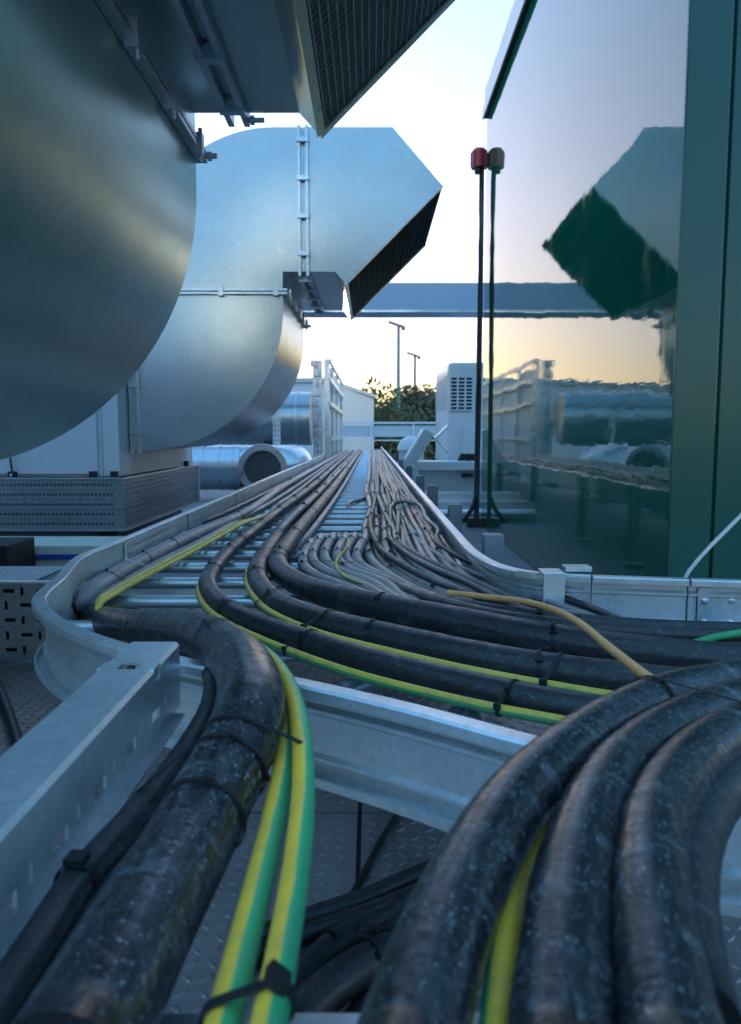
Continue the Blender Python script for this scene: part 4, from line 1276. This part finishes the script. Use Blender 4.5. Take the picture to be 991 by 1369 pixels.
for k, (x, yv) in enumerate(((-.47, 17), (-.34, 17))):
    cable('n%d' % k, 'control_cable', ('left' if k == 0 else 'right') + ' slender grey cable in the left half of the distant run',
          [V((x, 17, zr(.012))), V((x - .01, 9, zr(.012))), V((x, 6, zr(.012))), V((x + .008, 4.6, zr(.012))), V((x + .0, 3.7, zr(.012))), V((x - .01, 3.35, zr(.012) - .05)), V((x - .01, 3.3, -.5))], .012, 'grey_cable', n=12)
# two more on the far side of the right branch
for k, (yv, z) in enumerate(((1.275, -.332), (1.215, -.330))):
    cable('b%d' % k, 'power_cable', ('farther' if k == 0 else 'nearer') + ' slim black cable behind the thickest cable on the right branch',
          [V((.04, 1.85, zr(.014))), V((.10, 1.62, zr(.014) + .014)), V((.25, yv + .12, z + .002)), V((.45, yv + .03, z)), V((.7, yv - .01, z)), V((1.15, yv - .03, z))], .0135, 'black_cable', n=14)
cable('by', 'earth_wire', 'green earth wire beside the slim cables on the right branch',
      [V((.34, 1.30, -.42)), V((.46, 1.235, -.37)), V((.56, 1.20, -.325)), V((.66, 1.18, -.306)), V((.8, 1.165, -.302)), V((1.15, 1.14, -.302))], .006, 'green_wire', 'wire', n=12)

# --- cables on the walkway below
zf = FLOOR + .02
fl = [([(640, 1140), (560, 1170), (480, 1205), (400, 1232), (320, 1262)], .013), ([(650, 1160), (570, 1190), (490, 1222), (410, 1250), (330, 1282)], .013),
      ([(660, 1180), (580, 1212), (510, 1240), (440, 1272), (360, 1310)], .014), ([(640, 1225), (560, 1258), (500, 1282), (430, 1330), (370, 1390)], .020),
      ([(540, 1215), (470, 1250), (420, 1290), (380, 1350), (350, 1420)], .018), ([(640, 1270), (560, 1300), (510, 1335), (470, 1385), (440, 1450)], .018)]
lbs = ['top', 'second', 'third', 'fourth', 'fifth', 'lowest']
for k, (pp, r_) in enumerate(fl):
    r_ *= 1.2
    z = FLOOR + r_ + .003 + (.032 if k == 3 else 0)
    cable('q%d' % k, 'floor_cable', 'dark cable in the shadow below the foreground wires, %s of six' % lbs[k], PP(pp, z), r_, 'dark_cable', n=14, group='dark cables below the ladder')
cable('z1', 'floor_cable', 'dark cable lying on the walkway at the far left edge', PP([(-40, 850), (0, 925), (18, 975), (40, 1060)], zf), .014, 'black_cable', n=12)
cable('z2', 'floor_cable', 'thin black lead lying straight on the tread plate below the bend', PP([(535, 1085), (512, 1120), (488, 1165), (462, 1215)], FLOOR + .008), .006, 'black', n=8)

# --- nylon ties
tie(['f1', 's1'], P(290, 862, -.27)); tie(['f1', 's1'], P(312, 1018, -.255), w=.0045); tie(['f1', 'e2', 'e1'], P(320, 992, -.255), w=.004, head=False)
tie(['f1'], P(268, 1095, -.278), w=.004)
tie(['s1'], P(120, 1160, -.31), w=.008)
tie(['e1', 'e2'], P(360, 1335, -.27), w=.007)
tie(['l1'], P(205, 743, -.34)); tie(['l1', 'l3', 'l2'], P(150, 773, -.34)); tie(['l1', 'yl0'], P(185, 755, -.34), 'tie_white'); tie(['l1', 'yl0'], P(262, 717, -.34), 'tie_white')
tie(['l1', 'l2', 'l3'], P(330, 688, -.34)); tie(['l1', 'l2'], P(240, 726, -.34))
for px_, py_ in ((285, 762), (306, 738), (322, 724), (300, 815), (412, 857), (684, 930), (350, 702)):
    tie(['a3'], P(px_, py_, -.35), w=.0045)
tie(['a3', 'y3'], P(412, 857, -.35), w=.004); tie(['a3', 'y3'], P(686, 931, -.35), w=.005)
for px_, py_ in ((350, 744), (372, 716), (345, 770)):
    tie(['a2', 'y2'] if py_ > 760 else ['a2', 'a1'], P(px_, py_, -.345), w=.0045)
tie(['a2', 'y2'], P(370, 806, -.345)); tie(['a2', 'y2'], P(436, 832, -.345), w=.006); tie(['y2', 'a2'], P(716, 912, -.345), w=.006)
tie(['a1'], P(516, 812, -.343), w=.005, tilt=.3); tie(['a2'], P(505, 848, -.343), w=.005, tilt=.3); tie(['a1'], P(737, 855, -.343), w=.007, tilt=.35, tail=True); tie(['a2'], P(725, 893, -.343), w=.006, tilt=.3); tie(['a1'], P(371, 752, -.343))
for yv in (3.3, 3.9, 4.6, 5.5, 6.8, 8.5):
    tie(['a1', 'a2', 'm2'], V((-.25, yv, -.34)), w=.006 + .001 * yv)
    tie(['a3'], V((-.4, yv + .2, -.34)), w=.006 + .001 * yv)
tie(['l1', 'a3', 'l2'], V((-.58, 5.6, -.34)), w=.02); tie(['a1', 'a2', 'm1'], V((-.24, 7.4, -.34)), 'tape', w=.05); tie(['c0', 'c1', 'c2'], V((.02, 6.5, -.34)), w=.012)
tie(['r1', 'r2', 'r3'], P(905, 945, -.252), w=.004, head=False); tie(['r1'], P(865, 945, -.252), w=.0035, head=False)
for k in range(6):
    tie(['h%d' % k], P(hump[k][0] - 11, hump[k][1] + 24, -.34), w=.003)
    tie(['h%d' % k], P(hump[k][0] - 5, hump[k][1] + 12, -.34), w=.003)
tie(['h0', 'h1', 'h2'], P(440, 752, -.34)); tie(['h3', 'h4', 'h5'], P(472, 752, -.34))
for yv in (2.2, 2.45, 2.75, 3.1, 3.6, 4.4, 5.4):
    for k in range(4):
        tie(['c%d' % k], V((lanes[k][0], yv + .05 * math.sin(k * 2.1), -.36)), w=.005)
for yv in (2.05, 2.5, 3.0):
    tie(['c4', 'c5', 'c6', 'c11', 'c12'], V((.13, yv, -.35)), w=.005, mat='tie_white' if yv == 2.5 else 'tie')
    tie(['c7', 'c8', 'c9', 'c14'], V((.2, yv + .1, -.35)), w=.005)
tie(['c4', 'c5', 'c6', 'c7'], P(600, 766, -.35), w=.005); tie(['c1', 'c2'], P(520, 760, -.35), w=.004); tie(['c2', 'c3'], P(600, 792, -.355), w=.005)
tie(['b1', 'by'], V((.62, 1.22, -.32)), w=.006); tie(['b0'], V((.33, 1.4, -.33)), w=.006)
tie(['q3', 'q4', 'q5'], P(470, 1300, -.67), w=.008); tie(['q2', 'q3'], P(505, 1270, -.67), w=.008)
